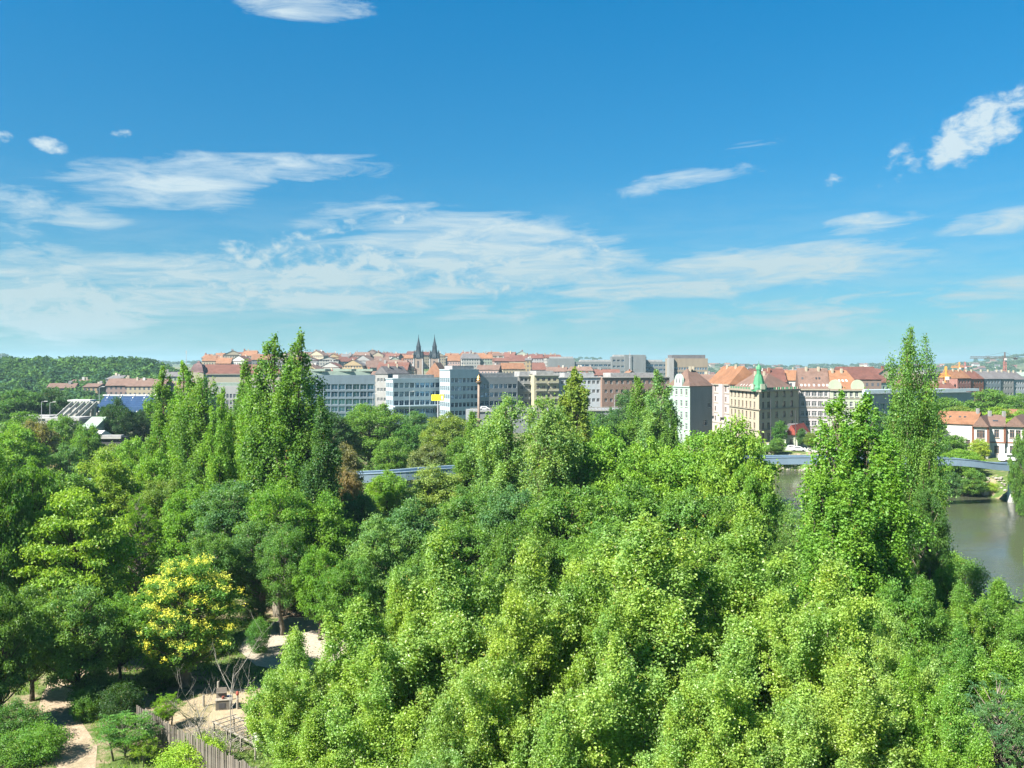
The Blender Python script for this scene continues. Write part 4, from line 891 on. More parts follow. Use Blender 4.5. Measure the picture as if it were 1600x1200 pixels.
# houses strewn over the distant ridge: a few pixels each, nothing tells them apart
for i in range(110):
    Y = rr.uniform(2100, 3400); px = rr.uniform(1095, 1640); x = WX(px, Y); s_ = rr.uniform(10, 22)
    o = thing('ridge_house', 'tiny pale house among trees on the distant ridge', 'house', (x, Y, T(x, Y)-1), rr.uniform(-.5, .5), 'houses strewn over the distant ridge')
    h = rr.uniform(7, 14); mb = MB().box(-s_/2, s_/2, -5, 5, 0, h); link('wall', mb.mesh('wall', MAT[rr.choice(['plaster_white', 'plaster_cream', 'plaster_grey', 'plaster_tan'])]), o)
    rb = MB(); e = [(-s_/2-.5, -5.5), (s_/2+.5, -5.5), (s_/2+.5, 5.5), (-s_/2-.5, 5.5)]; r0, r1 = (-s_/2-.5, 0, h+4), (s_/2+.5, 0, h+4)
    rb.poly([(*e[0], h+.01), (*e[1], h+.01), r1, r0]); rb.poly([(*e[2], h+.01), (*e[3], h+.01), r0, r1]); rb.poly([(*e[1], h+.01), (*e[2], h+.01), r1]); rb.poly([(*e[3], h+.01), (*e[0], h+.01), r0])
    link('roof', rb.mesh('roof', rr.choice([R_RED, R_BROWN, R_ORANGE, R_GREY])), o)
# ---------------------------------------------------------------- far woods (one mass of crowns each)
def wood(name, label, pts, tints, seed, size=(1.0, 1.0)):
    rng = np.random.default_rng(seed); CC, NN, SS = [], [], []
    for (x, y, h, r_) in pts:
        k = 150; d = rng.normal(size=(k, 3)); d /= np.linalg.norm(d, axis=1, keepdims=True); d[:, 2] = np.abs(d[:, 2])*.95-.12
        lob = 1+.28*np.sin(d[:, 0]*5+rng.random()*6)*np.cos(d[:, 1]*5+rng.random()*6)
        z = T(x, y); c = np.array([x, y, z+h*.45]); CC.append(c+d*lob[:, None]*np.array([r_, r_, h*.55])*rng.uniform(.75, 1.02, (k, 1)))
        NN.append(d+rng.normal(size=(k, 3))*.5+np.array([0, 0, .25])); SS.append(rng.uniform(.24, .46, k)*r_)
    V, Q = leaf_quads(np.concatenate(CC), np.concatenate(NN), np.concatenate(SS), rng, .8)
    o = link(name, np_mesh(name, V, Q, LEAF_FAR)); o.color = (*tints, 1); tag(o, label, 'wood', None, 'stuff'); return o
rw = random.Random(5); A1, A2, A3, A4 = [], [], [], []
for i in range(900):
    Y = rw.uniform(455, 790); px = rw.uniform(-40, 330)
    x = WX(px, Y)
    if px > 180 and Y < 560 and px > 180+ (560-Y)*.2 and 180 < px < 260: continue
    if px > 305 and Y > 600: continue
    (A1 if rw.random() < .6 else A2).append((x, Y, rw.uniform(8, 13), rw.uniform(4, 7)))
wood('hillside_wood', 'dark green woodland covering the hill at the left', A1, (.032, .075, .028), 1)
wood('light_hillside_wood', 'lighter green crowns mixed into the woodland on the left hill', A2, (.055, .115, .026), 2)
for i in range(750):
    Y = rw.uniform(1900, 3600); px = rw.uniform(1060, 1660); A3.append((WX(px, Y), Y, rw.uniform(9, 16), rw.uniform(7, 14)))
for i in range(260):
    Y = rw.uniform(1500, 2700); px = rw.uniform(1450, 1680) if i < 200 else rw.uniform(-60, 60); A3.append((WX(px, Y), Y, rw.uniform(9, 15), rw.uniform(7, 13)))
for i in range(200):
    Y = rw.uniform(2300, 3500); px = rw.uniform(-60, 1060); A3.append((WX(px, Y), Y, rw.uniform(9, 16), rw.uniform(8, 14)))
wood('ridge_wood', 'bluish woodland along the distant ridge', A3, (.050, .080, .030), 3)
for i in range(170):
    Y = rw.uniform(440, 1150); px = rw.uniform(300, 1600); A4.append((WX(px, Y), Y, rw.uniform(6, 11), rw.uniform(3, 5)))
wood('city_greenery', 'scattered street trees between the far houses', A4, (.05, .085, .024), 4)
# ---------------------------------------------------------------- footbridge
def smooth_path(pts, n_):
    P = [Vector(p) for p in pts]; P = [P[0]*2-P[1]]+P+[P[-1]*2-P[-2]]; out_ = []
    for i in range(1, len(P)-2):
        for k in range(n_):
            t_ = k/n_; a, b_, c, d = P[i-1], P[i], P[i+1], P[i+2]
            out_.append(.5*((2*b_)+(c-a)*t_+(2*a-5*b_+4*c-d)*t_*t_+(3*b_-a-3*c+d)*t_**3))
    out_.append(P[-2]); return out_
BP = [(-75, 152, 7.6), (WX(560, 158), 158, WZ(740, 158)), (WX(720, 166), 166, WZ(730, 166)), (WX(980, 181), 181, 7.9), (WX(1220, 192), 192, WZ(714, 192)), (WX(1470, 199), 199, WZ(716, 199)), (WX(1580, 205), 205, WZ(725, 205)), (150, 216, 4.6)]
path = smooth_path(BP, 12)
fb = thing('footbridge', 'slender curved white concrete footbridge crossing the river', 'bridge', (path[0].x, path[0].y, 0)); o0 = Vector((path[0].x, path[0].y, 0))
def sweep(prof, name, mat, parent):
    mb = MB(); ring = []
    for i, p in enumerate(path):
        d = (path[min(i+1, len(path)-1)]-path[max(i-1, 0)]).normalized(); nn = Vector((d.y, -d.x, 0)).normalized()
        ring.append([tuple(p-o0+nn*u+Vector((0, 0, v))) for u, v in prof])
    k = len(prof)
    for i in range(len(ring)-1):
        for j in range(k): mb.quad(ring[i][j], ring[i+1][j], ring[i+1][(j+1) % k], ring[i][(j+1) % k])
    mb.poly(ring[0][::-1]); mb.poly(ring[-1]); return link(name, mb.mesh(name, mat), parent)
M_BR = surf('bridge_concrete', (.18, .25, .315), .7, .06, .5)  # white concrete; the blue of its shaded, sky-lit side is put into the colour
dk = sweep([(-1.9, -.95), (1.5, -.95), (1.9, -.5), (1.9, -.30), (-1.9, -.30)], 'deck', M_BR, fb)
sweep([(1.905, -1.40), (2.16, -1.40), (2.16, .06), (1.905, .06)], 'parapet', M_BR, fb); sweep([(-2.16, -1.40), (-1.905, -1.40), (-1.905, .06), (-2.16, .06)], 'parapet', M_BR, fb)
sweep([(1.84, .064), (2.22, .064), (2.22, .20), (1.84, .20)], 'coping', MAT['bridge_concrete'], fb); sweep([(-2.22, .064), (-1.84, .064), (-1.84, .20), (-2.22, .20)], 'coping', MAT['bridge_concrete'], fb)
for (px, Y) in ((1582, 205), (640, 162), (1040, 184), (1345, 196)):
    i = min(range(len(path)), key=lambda k: abs(path[k].x-WX(px, Y))); p = path[i]; zb = T(p.x, p.y)-1
    link('pier', MB().lathe([(1.1, 0), (.55, p.z-zb-1.2)], 8, (p.x-o0.x, p.y-o0.y, zb)).mesh('pier', F_WHITE, True), fb)
# ---------------------------------------------------------------- river bank stones and steps
rng = np.random.default_rng(9); sv, sf = [], []
ico = bmesh.new(); bmesh.ops.create_icosphere(ico, subdivisions=1, radius=1); iv = np.array([v.co[:] for v in ico.verts]); if_ = [[v.index for v in f.verts] for f in ico.faces]; ico.free()
for i in range(1500):
    k = rng.integers(1, 5); a, b_ = np.array(FAR_BANK[k]), np.array(FAR_BANK[k+1]); t_ = rng.random(); p = a+(b_-a)*t_; d = (b_-a)/np.linalg.norm(b_-a); nn = np.array([d[1], -d[0]]); off = rng.uniform(-1.0, 5.5); p = p+nn*off
    z = T(*p); s_ = rng.uniform(.18, .55); q_ = iv*rng.uniform(.6, 1.3, (len(iv), 1))*np.array([1, 1, .65])*s_
    i0 = len(sv)*1; sv += [tuple(v) for v in q_+np.array([p[0], p[1], z+.08])]; sf += [tuple(i0+j for j in f) for f in if_]
rm = bpy.data.meshes.new('riprap_stones'); rm.from_pydata(sv, [], sf); rm.materials.append(surf('riprap', (.25, .235, .20), .9, .3, .8))
tag(link('riprap_stones', rm), 'loose pale riprap stones along the far river bank', 'stones', None, 'stuff')
stp = thing('bank_steps', 'pale concrete landing steps on the far bank under the bridge end', 'steps', (WX(1560, 212), 214, T(WX(1560, 212), 217)-1.2), .35)
for i in range(7): link('step', MB().box(-3.2, 3.2, i*.9, (i+1)*.9-.004, -2.0, i*.38-.6).mesh('step', M_LCONC), stp)
# quay road and wall on the far bank
zr = 1.0
qw = thing('quay_wall', 'low pale wall with gaps along the road below the corner house', 'wall', (WX(1190, 292), 292, T(WX(1190, 292), 292)))
a, b_ = Vector(PP(1186, 288)), Vector(PP(1300, 276)); d = (b_-a).normalized(); n_ = 22
for i in range(n_):
    p = a.lerp(b_, (i+.5)/n_); zz = T(p.x, p.y)
    link('wall_panel', MB().box(-.48, .48, -.12, .12, -.5, .95).mesh('wall_panel', M_LCONC), qw, (p.x-qw.location.x, p.y-qw.location.y, zz-qw.location.z), math.atan2(d.y, d.x))
    q_ = a.lerp(b_, i/n_); link('pillar', MB().box(-.2, .2, -.2, .2, -.5, 1.3).mesh('pillar', M_WHITE), qw, (q_.x-qw.location.x, q_.y-qw.location.y, T(q_.x, q_.y)-qw.location.z))
rd = MB(); a0, a1, b0, b1 = PP(1150, 300), PP(1150, 307), PP(1700, 262), PP(1700, 254)
for i in range(30):
    t0, t1 = i/30, (i+1)/30; f = lambda P_, Q_, t_: (P_[0]+(Q_[0]-P_[0])*t_, P_[1]+(Q_[1]-P_[1])*t_)
    L_ = [f(a0, b1, t0), f(a0, b1, t1), f(a1, b0, t1), f(a1, b0, t0)]; rd.poly([(p[0], p[1], T(*p)+.06) for p in L_])
tag(link('quay_road', rd.mesh('quay_road', surf('asphalt', (.13, .13, .13), .9, .15, .5))), kind='structure')
# ---------------------------------------------------------------- road embankment with arches behind the poplars
em = thing('embankment_wall', 'grey stone embankment wall carrying the river road behind the trees', 'wall', (WX(899, 359), 359, -3))
ea, eb = Vector(PP(738, 352)), Vector(PP(1060, 366)); eL = (eb-ea).length; ed = (eb-ea).normalized(); zt_ = WZ(641, 356)
mb = MB(); mb.box(-eL/2, eL/2, 0, 16, -2, zt_+3); link('wall_body', mb.mesh('wall_body', PL('embankment_stone', (.16, .17, .18), bump=.3, bscale=1.2)), em, None, math.atan2(ed.y, ed.x))
link('coping', MB().box(-eL/2, eL/2, -.4, -.003, zt_+2.5, zt_+3.0).mesh('coping', M_LCONC), em, None, math.atan2(ed.y, ed.x))
for i in range(60):
    u = -eL/2+eL*(i+.5)/60; link('baluster', MB().box(u-.16, u+.16, -.3, .0, zt_+3.002, zt_+3.9).mesh('baluster', M_LCONC), em, None, math.atan2(ed.y, ed.x))
link('handrail', MB().box(-eL/2, eL/2, -.32, .02, zt_+3.903, zt_+4.1).mesh('handrail', M_LCONC), em, None, math.atan2(ed.y, ed.x))
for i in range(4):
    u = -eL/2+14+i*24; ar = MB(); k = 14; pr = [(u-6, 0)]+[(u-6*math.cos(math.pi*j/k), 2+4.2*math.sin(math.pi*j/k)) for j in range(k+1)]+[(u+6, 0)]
    ar.poly([(p_[0], -.06, p_[1]-1.9) for p_ in pr]); link('arch_shade', ar.mesh('arch_shade', M_DARK), em, None, math.atan2(ed.y, ed.x))  # flat dark face on the wall, standing in for shade inside the arch
# column with gilded top
cz = T(WX(748, 300), 300); ct = WZ(597, 300)
x_, y_ = WX(748, 262), 262; cz = T(x_, y_); ct = WZ(600, y_)-cz
cl = thing('gilded_column', 'tall thin brown column with a gilded flame on top', 'column', (x_, y_, cz))
link('shaft', MB().lathe([(.50, 0), (.46, ct*.3), (.40, ct*.62), (.34, ct)], 10).mesh('shaft', surf('column_bronze', (.16, .12, .095), .6, .2), True), cl)
link('collar', MB().lathe([(.55, ct*.60), (.95, ct*.605), (.95, ct*.625), (.55, ct*.635)], 10).mesh('collar', MAT['column_bronze']), cl); link('capital', MB().lathe([(.45, ct-.003), (.85, ct+.5), (.9, ct+.8), (.5, ct+.9)], 10).mesh('capital', MAT['column_bronze']), cl)
link('flame', MB().lathe([(.35, ct+.903), (.62, ct+1.2), (.45, ct+1.6), (.55, ct+1.8), (.2, ct+2.3), (.04, ct+2.7)], 8).mesh('flame', surf('gilding', (.50, .26, .06), .4, .1, metal=.5)), cl)
# ---------------------------------------------------------------- cranes, masts, lamps
def crane(px, Y, topz, jib, back_, label, mat, rz=0.0, jmat=None):
    x = WX(px, Y); z = T(x, Y); o = thing('tower_crane', label, 'crane', (x, Y, z), rz); h = topz-z; jm = jmat or mat
    mb = MB(); s_ = 1.0
    for a in (-s_, s_):
        for b_ in (-s_, s_): mb.bar((a, b_, 0), (a, b_, h), .35, .35)
    k = int(h/2.4)
    for i in range(k):
        z0_, z1_ = h*i/k, h*(i+1)/k; s2 = 1 if i % 2 else -1
        mb.bar((-s_*s2, -s_, z0_), (s_*s2, -s_, z1_), .2, .2); mb.bar((-s_, -s_*s2, z0_), (-s_, s_*s2, z1_), .2, .2)
    link('mast', mb.mesh('mast', mat), o)
    mb = MB(); n_ = int(jib/2.5)
    for dy_ in (-.7, .7): mb.bar((-jib, dy_, h), (1, dy_, h), .7, .7)
    mb.bar((-jib, 0, h+1.5), (1, 0, h+1.5), .5, .5)
    for i in range(n_): u0, u1 = -jib*i/n_, -jib*(i+1)/n_; mb.bar((u0, -.7, h), ((u0+u1)/2, 0, h+1.5), .16, .16); mb.bar(((u0+u1)/2, 0, h+1.5), (u1, -.7, h), .16, .16)
    link('jib', mb.mesh('jib', jm), o)
    link('counter_jib', MB().box(1, back_, -.8, .8, h, h+.5).mesh('counter_jib', jm), o); link('counterweight', MB().box(back_-3, back_, -.9, .9, h-1.6, h-.003).mesh('counterweight', M_DARK), o)
    link('cab', MB().box(-1.0, 1.0, -2.2, -1.0, h-2.2, h-.2).mesh('cab', F_WHITE), o)
    mb = MB(); mb.bar((0, 0, h), (0, 0, h+6), 1.0, 1.0); mb.bar((0, 0, h+6), (-jib*.62, 0, h+1.5), .16, .16); mb.bar((0, 0, h+6), (back_-1, 0, h+.5), .16, .16); link('tie_mast', mb.mesh('tie_mast', jm), o)
M_CRED = surf('crane_red', (.32, .11, .09), .5, .1); M_CORG = surf('crane_orange', (.55, .24, .05), .5, .1)
crane(1570, 900, WZ(559.5, 900), 35, 12.5, 'tall construction crane with a long level jib at the right skyline', M_CRED, jmat=surf('crane_brown', (.10, .07, .06), .6))
crane(1499, 1000, WZ(574, 1000), 9, 5, 'small orange crane behind the apartment row', M_CORG); crane(1508, 1080, WZ(573, 1080), 7, 4, 'small red crane right of the orange one', M_CRED)
crane(1478, 540, WZ(588, 540), 3.5, 2.5, 'little orange crane before the tan block', M_CORG)
def mast(px, Y, top, label, h0=None):
    x = WX(px, Y); z = T(x, Y); o = thing('radio_mast', label, 'mast', (x, Y, z)); h = WZ(top, Y)-z
    link('pole', MB().lathe([(.6, 0), (.3, h*.7), (.12, h)], 6).mesh('pole', M_STEEL), o)
    for k in (.8, .88): link('antenna', MB().box(-.6, .6, -.15, .15, h*k, h*k+1.4).mesh('antenna', M_STEEL), o)
mast(291, 1000, 546, 'thin radio mast on the skyline above the left poplars'); mast(984, 884, 548, 'thin mast on the roof of the long institute'); mast(2, 2300, 552, 'lattice tower on the far hill at the left edge')
def lamp(px, Y, top, label, arm=1.6, dark=False, group='street lamps across the river'):
    x = WX(px, Y); z = T(x, Y); o = thing('street_lamp', label, 'lamp post', (x, Y, z), 0, group); h = max(3, WZ(top, Y)-z); m_ = M_DARK if dark else M_STEEL
    link('pole', MB().lathe([(.14, 0), (.10, h*.5), (.07, h)], 6).mesh('pole', m_), o)
    if arm: link('arm', MB().bar((0, 0, h-.05), (arm, 0, h+.2), .09, .09).mesh('arm', m_), o); link('lamp_head', MB().box(arm-.3, arm+.7, -.16, .16, h+.12, h+.3).mesh('lamp_head', F_WHITE), o)
for px, Y, top, lab, arm, dk_ in ((1204, 288, 622, 'dark plain pole before the shaded corner facade', 0, True), (1243, 283, 640, 'tall dark pole standing on the grassy bank by the scarlet roof', 0, True), (1247, 292, 655, 'slim dark post beside the little depot house', 0, True),
    (1523, 330, 634, 'street lamp behind the orange roof, left one', 1.6, False), (1533, 335, 632, 'street lamp behind the orange roof, right one', 1.6, False), (1556, 330, 635, 'street lamp above the grey villa roof', 1.6, False), (1580, 345, 625, 'tall street lamp behind the villa near the right edge', 1.6, False), (1596, 335, 631, 'street lamp at the right edge above the villa', -1.6, False),
    (872, 372, 618, 'lamp post on the river road left of the slim poplar', 1.4, False), (960, 372, 617, 'lamp post on the river road before the brick flats', 1.4, False), (1028, 375, 616, 'lamp post on the river road near the mint house', 1.4, False), (640, 380, 612, 'lamp post before the white office', 1.4, False), (582, 385, 615, 'lamp post before the glass office', 1.4, False), (155, 300, 605, 'tall floodlight mast behind the stadium', 1.2, False), (65, 275, 628, 'floodlight mast left of the stadium', 1.2, False), (78, 275, 629, 'second floodlight mast left of the stadium', 1.2, False)):
    lamp(px, Y, top, lab, arm, dk_)
# ---------------------------------------------------------------- cars
def car(x, y, z, rz, col, label, van=False):
    o = thing('parked_car', label, 'car', (x, y, z), rz, 'cars parked across the river'); L_, W_, H_ = (5.0, 1.95, 2.1) if van else (4.3, 1.75, 1.45)
    pr = [(-L_/2, .35), (-L_/2, H_*.62), (-L_*.40, H_*.66), (-L_*.30, H_), (L_*.16, H_), (L_*.30, H_*.66), (L_/2, H_*.56), (L_/2, .35)] if not van else [(-L_/2, .35), (-L_/2, H_*.95), (-L_*.46, H_), (L_*.22, H_), (L_*.36, H_*.58), (L_/2, H_*.5), (L_/2, .35)]
    mb = MB()
    for s_ in (-1, 1): mb.poly([(u, s_*W_/2, v) for u, v in (pr if s_ < 0 else pr[::-1])])
    for i in range(len(pr)): a, b_ = pr[i], pr[(i+1) % len(pr)]; mb.quad((a[0], -W_/2, a[1]), (a[0], W_/2, a[1]), (b_[0], W_/2, b_[1]), (b_[0], -W_/2, b_[1]))
    link('body', mb.mesh('body', surf('car_paint_%s' % col[0], col[1], .3, .02, spec=.5)), o)
    for s_ in (-1, 1):
        link('side_window', MB().box(-L_*.28, L_*.15, s_*W_/2-.02, s_*W_/2+.02, H_*.66, H_*.92).mesh('side_window', G_WIN), o)
        for u in (-.32, .32):
            wh = link('wheel', MB().tube([(0, -.11, 0), (0, .11, 0)], [.33, .33], 12).mesh('wheel', M_DARK), o, (u*L_, s_*(W_/2-.10), .33))
WH = ('white', (.75, .76, .76)); SV = ('silver', (.42, .43, .45)); DK = ('dark', (.03, .035, .05))
for px, Y, rz, col, lab, van in ((1247, 281, -.1, WH, 'white car parked behind the pale quay wall', False), (1238, 284.5, -.1, WH, 'white car left of the first by the depot house', False), (1189, 296, 1.2, DK, 'dark car at the foot of the corner house', False), (1577, 246, 0.1, WH, 'white van before the station villa', True), (1208, 291, -.1, SV, 'silver car behind the quay wall below the corner house', False)):
    x = WX(px, Y); car(x, Y, T(x, Y)+.06, rz, col, lab, van)
for px, col, lab in ((757, WH, 'white car on the river road just right of the column'), (770, DK, 'dark car on the river road right of the column'), (1000, WH, 'white car on the river road by the brick flats'), (980, SV, 'silver car on the river road before the brick flats')):
    Y = 357+(px-690)/370*13; car(WX(px, Y), Y, zt_-.0+.0, .04, col, lab)
# ---------------------------------------------------------------- stadium and low buildings at the left
sx, sy = WX(165, 292), 292; szz = T(sx, sy); st = thing('tennis_stadium', 'tennis stadium with blue raked stands and pale concrete end frames', 'stadium', (sx, sy, szz)); K = 292/FPX
M_SEAT = surf('seat_blue', (.025, .065, .15), .6, .1); 
tz = WZ(619, 292)-szz; bz = WZ(637, 292)-szz
X0, X1 = (150-165)*K, (232-165)*K
for i in range(6):
    f0, f1 = i/6, (i+1)/6; link('seat_row', MB().box(X0, X1, f0*7, f1*7-.01, bz-1.5, bz+(tz-bz)*f1-.2).mesh('seat_row', M_SEAT), st)
link('top_rail', MB().box(X0-1, X1, 7.0, 7.5, tz-.1, tz+.35).mesh('top_rail', F_WHITE), st)
for px in (155, 176, 196, 214, 230): u = (px-165)*K; link('frame_post', MB().bar((u, -.3, bz-1.5), (u, 7.1, tz+.2), .3, .35).mesh('frame_post', F_WHITE), st)
ee = WZ(628, 292)-szz; e0 = (104-165)*K
for i in range(5):
    u = e0+i*2.0; mb = MB(); mb.bar((u-1.6, -4, WZ(652, 292)-szz), (u+2.6, -1, ee), .7, .8); mb.bar((u+2.4, -1, ee), (u+3.4, -1, ee-.2), .6, .6); mb.bar((u+1.2, -1.5, 0), (u+2.2, -1.2, ee-.4), .5, .5); link('concrete_rib', mb.mesh('concrete_rib', M_LCONC), st)
link('end_stand', MB().box(e0-1.5, e0+11, .5, 6, 0, WZ(638, 292)-szz).mesh('end_stand', M_LCONC), st); link('end_roof', MB().box(e0+.5, e0+8, -.5, 4, ee+.2, ee+.7).mesh('end_roof', F_WHITE), st)
def low_block(label, pl_, Yl, pr, dep, top, mat, rmat, ops=(0, 0), rh=0.0, name='low_building'):
    fp = rect(pl_, Yl, pr, Yl, dep); z = T(*PP((pl_+pr)/2, Yl)); bl = Build(name, label, 'building', fp, z); zt = WZ(top, Yl); Ln = dist(fp[0], fp[1])
    bl.shell(fp, z, zt, mat, {0: grid(Ln, 0, ops[0], 1, 1.6, 1.5, max(1, zt-z-2.6), 4, .4)} if ops[0] else {}, frame=F_GREY)
    if rh: bl.roof(fp, zt+.02, rh, rmat, 0, (.0, .0), .5)
    else: bl.band(fp[0], fp[1], zt-.4, .45, .5, rmat, 'roof_edge'); bl.shell([tuple(Vector(p)) for p in rect(pl_+1, Yl+1, pr-1, Yl+1, dep-2)], zt+.004, zt+.4, R_FLAT, {}, name='roof_deck')
low_block('long ochre clubhouse with a dark lower floor and flat roof', 78, 222, 132, 8, 674, M_OCHRE, M_DARK, (6, 1)); low_block('grey flat roofed hall behind the ochre clubhouse', 72, 255, 125, 10, 655, M_GREY, M_LCONC, (0, 0)); low_block('low pale hall with shallow roof left of the stadium ribs', 20, 285, 78, 10, 652, M_LCONC, F_WHITE, (0, 0))
low_block('white tennis tent with a pale green ridge roof', 128, 240, 150, 12, 668, F_WHITE, R_PALEG, (0, 0), 2.6, 'tennis_tent'); low_block('white low tent beside the round dark tree', 134, 225, 152, 8, 683, F_WHITE, F_WHITE, (0, 0), 1.4, 'tennis_tent'); low_block('long dark shelter with a pale edge below the round trees', 150, 225, 190, 4, 683, M_DARK, M_LCONC, (0, 0))
# ---------------------------------------------------------------- the trees of the park, nearest last; px, top row, distance, width in image columns
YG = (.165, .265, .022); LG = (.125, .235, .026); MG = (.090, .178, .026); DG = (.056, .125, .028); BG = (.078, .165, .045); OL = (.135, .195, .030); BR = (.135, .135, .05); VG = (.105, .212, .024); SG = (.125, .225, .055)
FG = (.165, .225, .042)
TREES = [
 # behind the bridge and by the stadium
 ('mid0', 28, 606, 305, 95, DG, 'dark broad tree at the left edge before the wooded hill'), ('mid1', 80, 602, 312, 62, (0.0432, 0.096, 0.03), 'bluish dark tree between the left edge tree and the stadium'),
 ('round0', 180, 621, 250, 66, (0.0324, 0.0794, 0.018), 'very round dark green tree in front of the stadium'), ('round0', 229, 628, 258, 40, (0.0346, 0.0819, 0.02), 'dark rounded tree touching the left poplars beside the stadium'),
 ('mid1', 55, 652, 190, 70, BR, 'brownish light tree left of the ochre clubhouse'), ('broad0', 20, 660, 165, 110, LG, 'light green bushy tree at the left edge below the tent roofs'), ('mid0', 108, 692, 175, 55, BG, 'bluish green feathery tree before the ochre clubhouse'), ('mid1', 128, 672, 205, 40, VG, 'small bright tree beside the white tent'),
 ('mid0', 172, 690, 165, 60, OL, 'yellowish tree right of the bluish feathery one'), ('broad1', 210, 672, 140, 80, LG, 'light green tree just left of the left poplar group'),
 ('broad1', 578, 622, 225, 112, MG, 'big full green tree behind the bridge below the glass office'), ('mid0', 515, 640, 215, 70, (0.0378, 0.0896, 0.02), 'dark tree between the two tallest left poplars and the big green tree'), ('mid1', 640, 660, 220, 66, (0.054, 0.134, 0.02), 'deep green small tree right of the big full one'), ('mid0', 652, 640, 262, 52, BG, 'grey green tree below the billboard'), ('broad2', 700, 637, 205, 84, OL, 'yellow green airy tree before the embankment left of the column'), ('mid1', 668, 690, 185, 60, (0.13, 0.166, 0.05), 'olive brown tree behind the bridge'), ('mid0', 720, 680, 190, 55, MG, 'green tree under the yellow green one'), ('mid0', 765, 655, 180, 50, YG, 'bright yellow green tree peeking left of the twin poplars'), ('mid1', 780, 670, 176, 45, (0.205, 0.256, 0.03), 'yellowish crown between column and twin poplars'),
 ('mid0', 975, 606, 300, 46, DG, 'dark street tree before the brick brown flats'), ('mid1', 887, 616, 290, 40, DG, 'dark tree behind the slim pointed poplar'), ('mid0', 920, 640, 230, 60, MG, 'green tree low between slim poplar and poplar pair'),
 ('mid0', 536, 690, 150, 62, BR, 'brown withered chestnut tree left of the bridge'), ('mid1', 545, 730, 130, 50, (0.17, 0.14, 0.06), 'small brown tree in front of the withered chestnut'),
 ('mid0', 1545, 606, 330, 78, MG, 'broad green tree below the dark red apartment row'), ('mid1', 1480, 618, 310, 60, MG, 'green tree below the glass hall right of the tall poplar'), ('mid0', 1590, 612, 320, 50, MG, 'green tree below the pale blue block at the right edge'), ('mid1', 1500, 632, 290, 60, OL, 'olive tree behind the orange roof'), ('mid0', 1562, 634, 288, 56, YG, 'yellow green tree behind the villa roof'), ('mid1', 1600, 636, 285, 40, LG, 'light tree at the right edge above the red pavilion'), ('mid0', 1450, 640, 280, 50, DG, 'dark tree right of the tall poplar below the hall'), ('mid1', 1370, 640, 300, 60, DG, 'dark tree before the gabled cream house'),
 ('mid0', 1218, 656, 285, 24, (0.054, 0.141, 0.02), 'small round dark tree before the shaded corner facade'), ('mid1', 1215, 683, 276, 28, MG, 'bushy little tree on the grassy bank'), ('mid0', 1253, 668, 282, 18, DG, 'small dark tree beside the little depot house'), ('mid1', 1266, 674, 280, 22, OL, 'small olive tree before the grey roofed annex'),
 ('mid0', 1492, 678, 232, 50, MG, 'green bank tree left of the white villa'), ('mid1', 1530, 684, 228, 34, (0.227, 0.294, 0.03), 'yellow tree before the villa gable'), ('broad1', 1500, 698, 222, 72, LG, 'broad light green tree on the bank behind the bridge'), ('mid0', 1470, 690, 226, 50, DG, 'dark bank tree left of the broad light one'), ('mid1', 1485, 735, 216, 40, DG, 'dark tree under the bridge at the far bank'), ('mid0', 1520, 732, 214, 44, MG, 'green tree hanging over the far bank stones'), ('mid1', 1440, 720, 222, 50, LG, 'light tree at the water edge behind the big poplars'),
 ('broad2', 1598, 662, 186, 40, MG, 'loose green tree at the right edge in front of the bridge end'),
]
TREES += [('mid1', 100, 645, 215, 60, MG, 'green tree hiding the low halls beside the stadium'), ('mid0', 40, 640, 230, 70, MG, 'green tree left of the stadium ribs'), ('mid1', 140, 660, 185, 46, MG, 'small green tree before the white tents'), ('mid1', 300, 640, 175, 80, DG, 'dark tree filling the gap behind the second poplar'), ('mid0', 365, 645, 170, 80, MG, 'green tree behind the see-through poplar'), ('mid1', 450, 650, 172, 80, DG, 'dark tree behind the tall poplar pair'), ('mid0', 610, 680, 190, 60, MG, 'green tree close behind the bridge below the office end bay'), ('mid1', 950, 640, 215, 70, DG, 'dark tree under the brick flats'), ('mid0', 760, 690, 160, 60, MG, 'green tree at the foot of the column'),
 ('mid1', 1170, 680, 200, 60, LG, 'light tree by the water behind the large light tree')]
for tr in TREES: tree_px(*tr)
POPLARS = [
 ('poplar0', 255, 578, 128, 52, MG, 'first poplar from the left, reaching the stadium stands'), ('poplar1', 287, 568, 126, 50, LG, 'second poplar from the left with a ragged top'), ('poplar3', 322, 592, 122, 62, MG, 'broad poplar right of the ragged topped one'), ('poplar0', 346, 612, 112, 44, LG, 'lower poplar beside a dark gap in the left group'), ('poplar1', 384, 566, 118, 52, MG, 'thin see-through poplar before the terraced school'), ('poplar3', 405, 600, 112, 46, LG, 'poplar left against the taller of the pair'),
 ('poplar2', 428, 528, 108, 76, MG, 'tall poplar with a forked top left of the church, left of the pair'), ('poplar0', 467, 527, 106, 72, MG, 'tall slender poplar left of the church, right of the pair'), ('poplar1', 500, 622, 103, 52, DG, 'shaded lower poplar at the foot of the tall pair'),
 ('poplar1', 737, 645, 132, 48, MG, 'short poplar just in front of the column'), ('poplar3', 800, 622, 112, 74, (.15, .25, .06), 'left one of the twin poplars below the grey flats'), ('poplar3', 850, 624, 109, 74, (.145, .235, .055), 'right one of the twin poplars below the cream flats'),
 ('spire0', 896, 579, 150, 50, OL, 'slim pointed poplar before the bluish flats'), ('poplar1', 995, 590, 158, 48, MG, 'dull green poplar left of the mint house'), ('poplar0', 1028, 583, 146, 54, SG, 'silvery poplar next to the mint house front'), ('poplar1', 1048, 640, 140, 34, MG, 'small poplar before the mint house door'),
]
for tr in POPLARS: tree_px(*tr, name='poplar_tree')
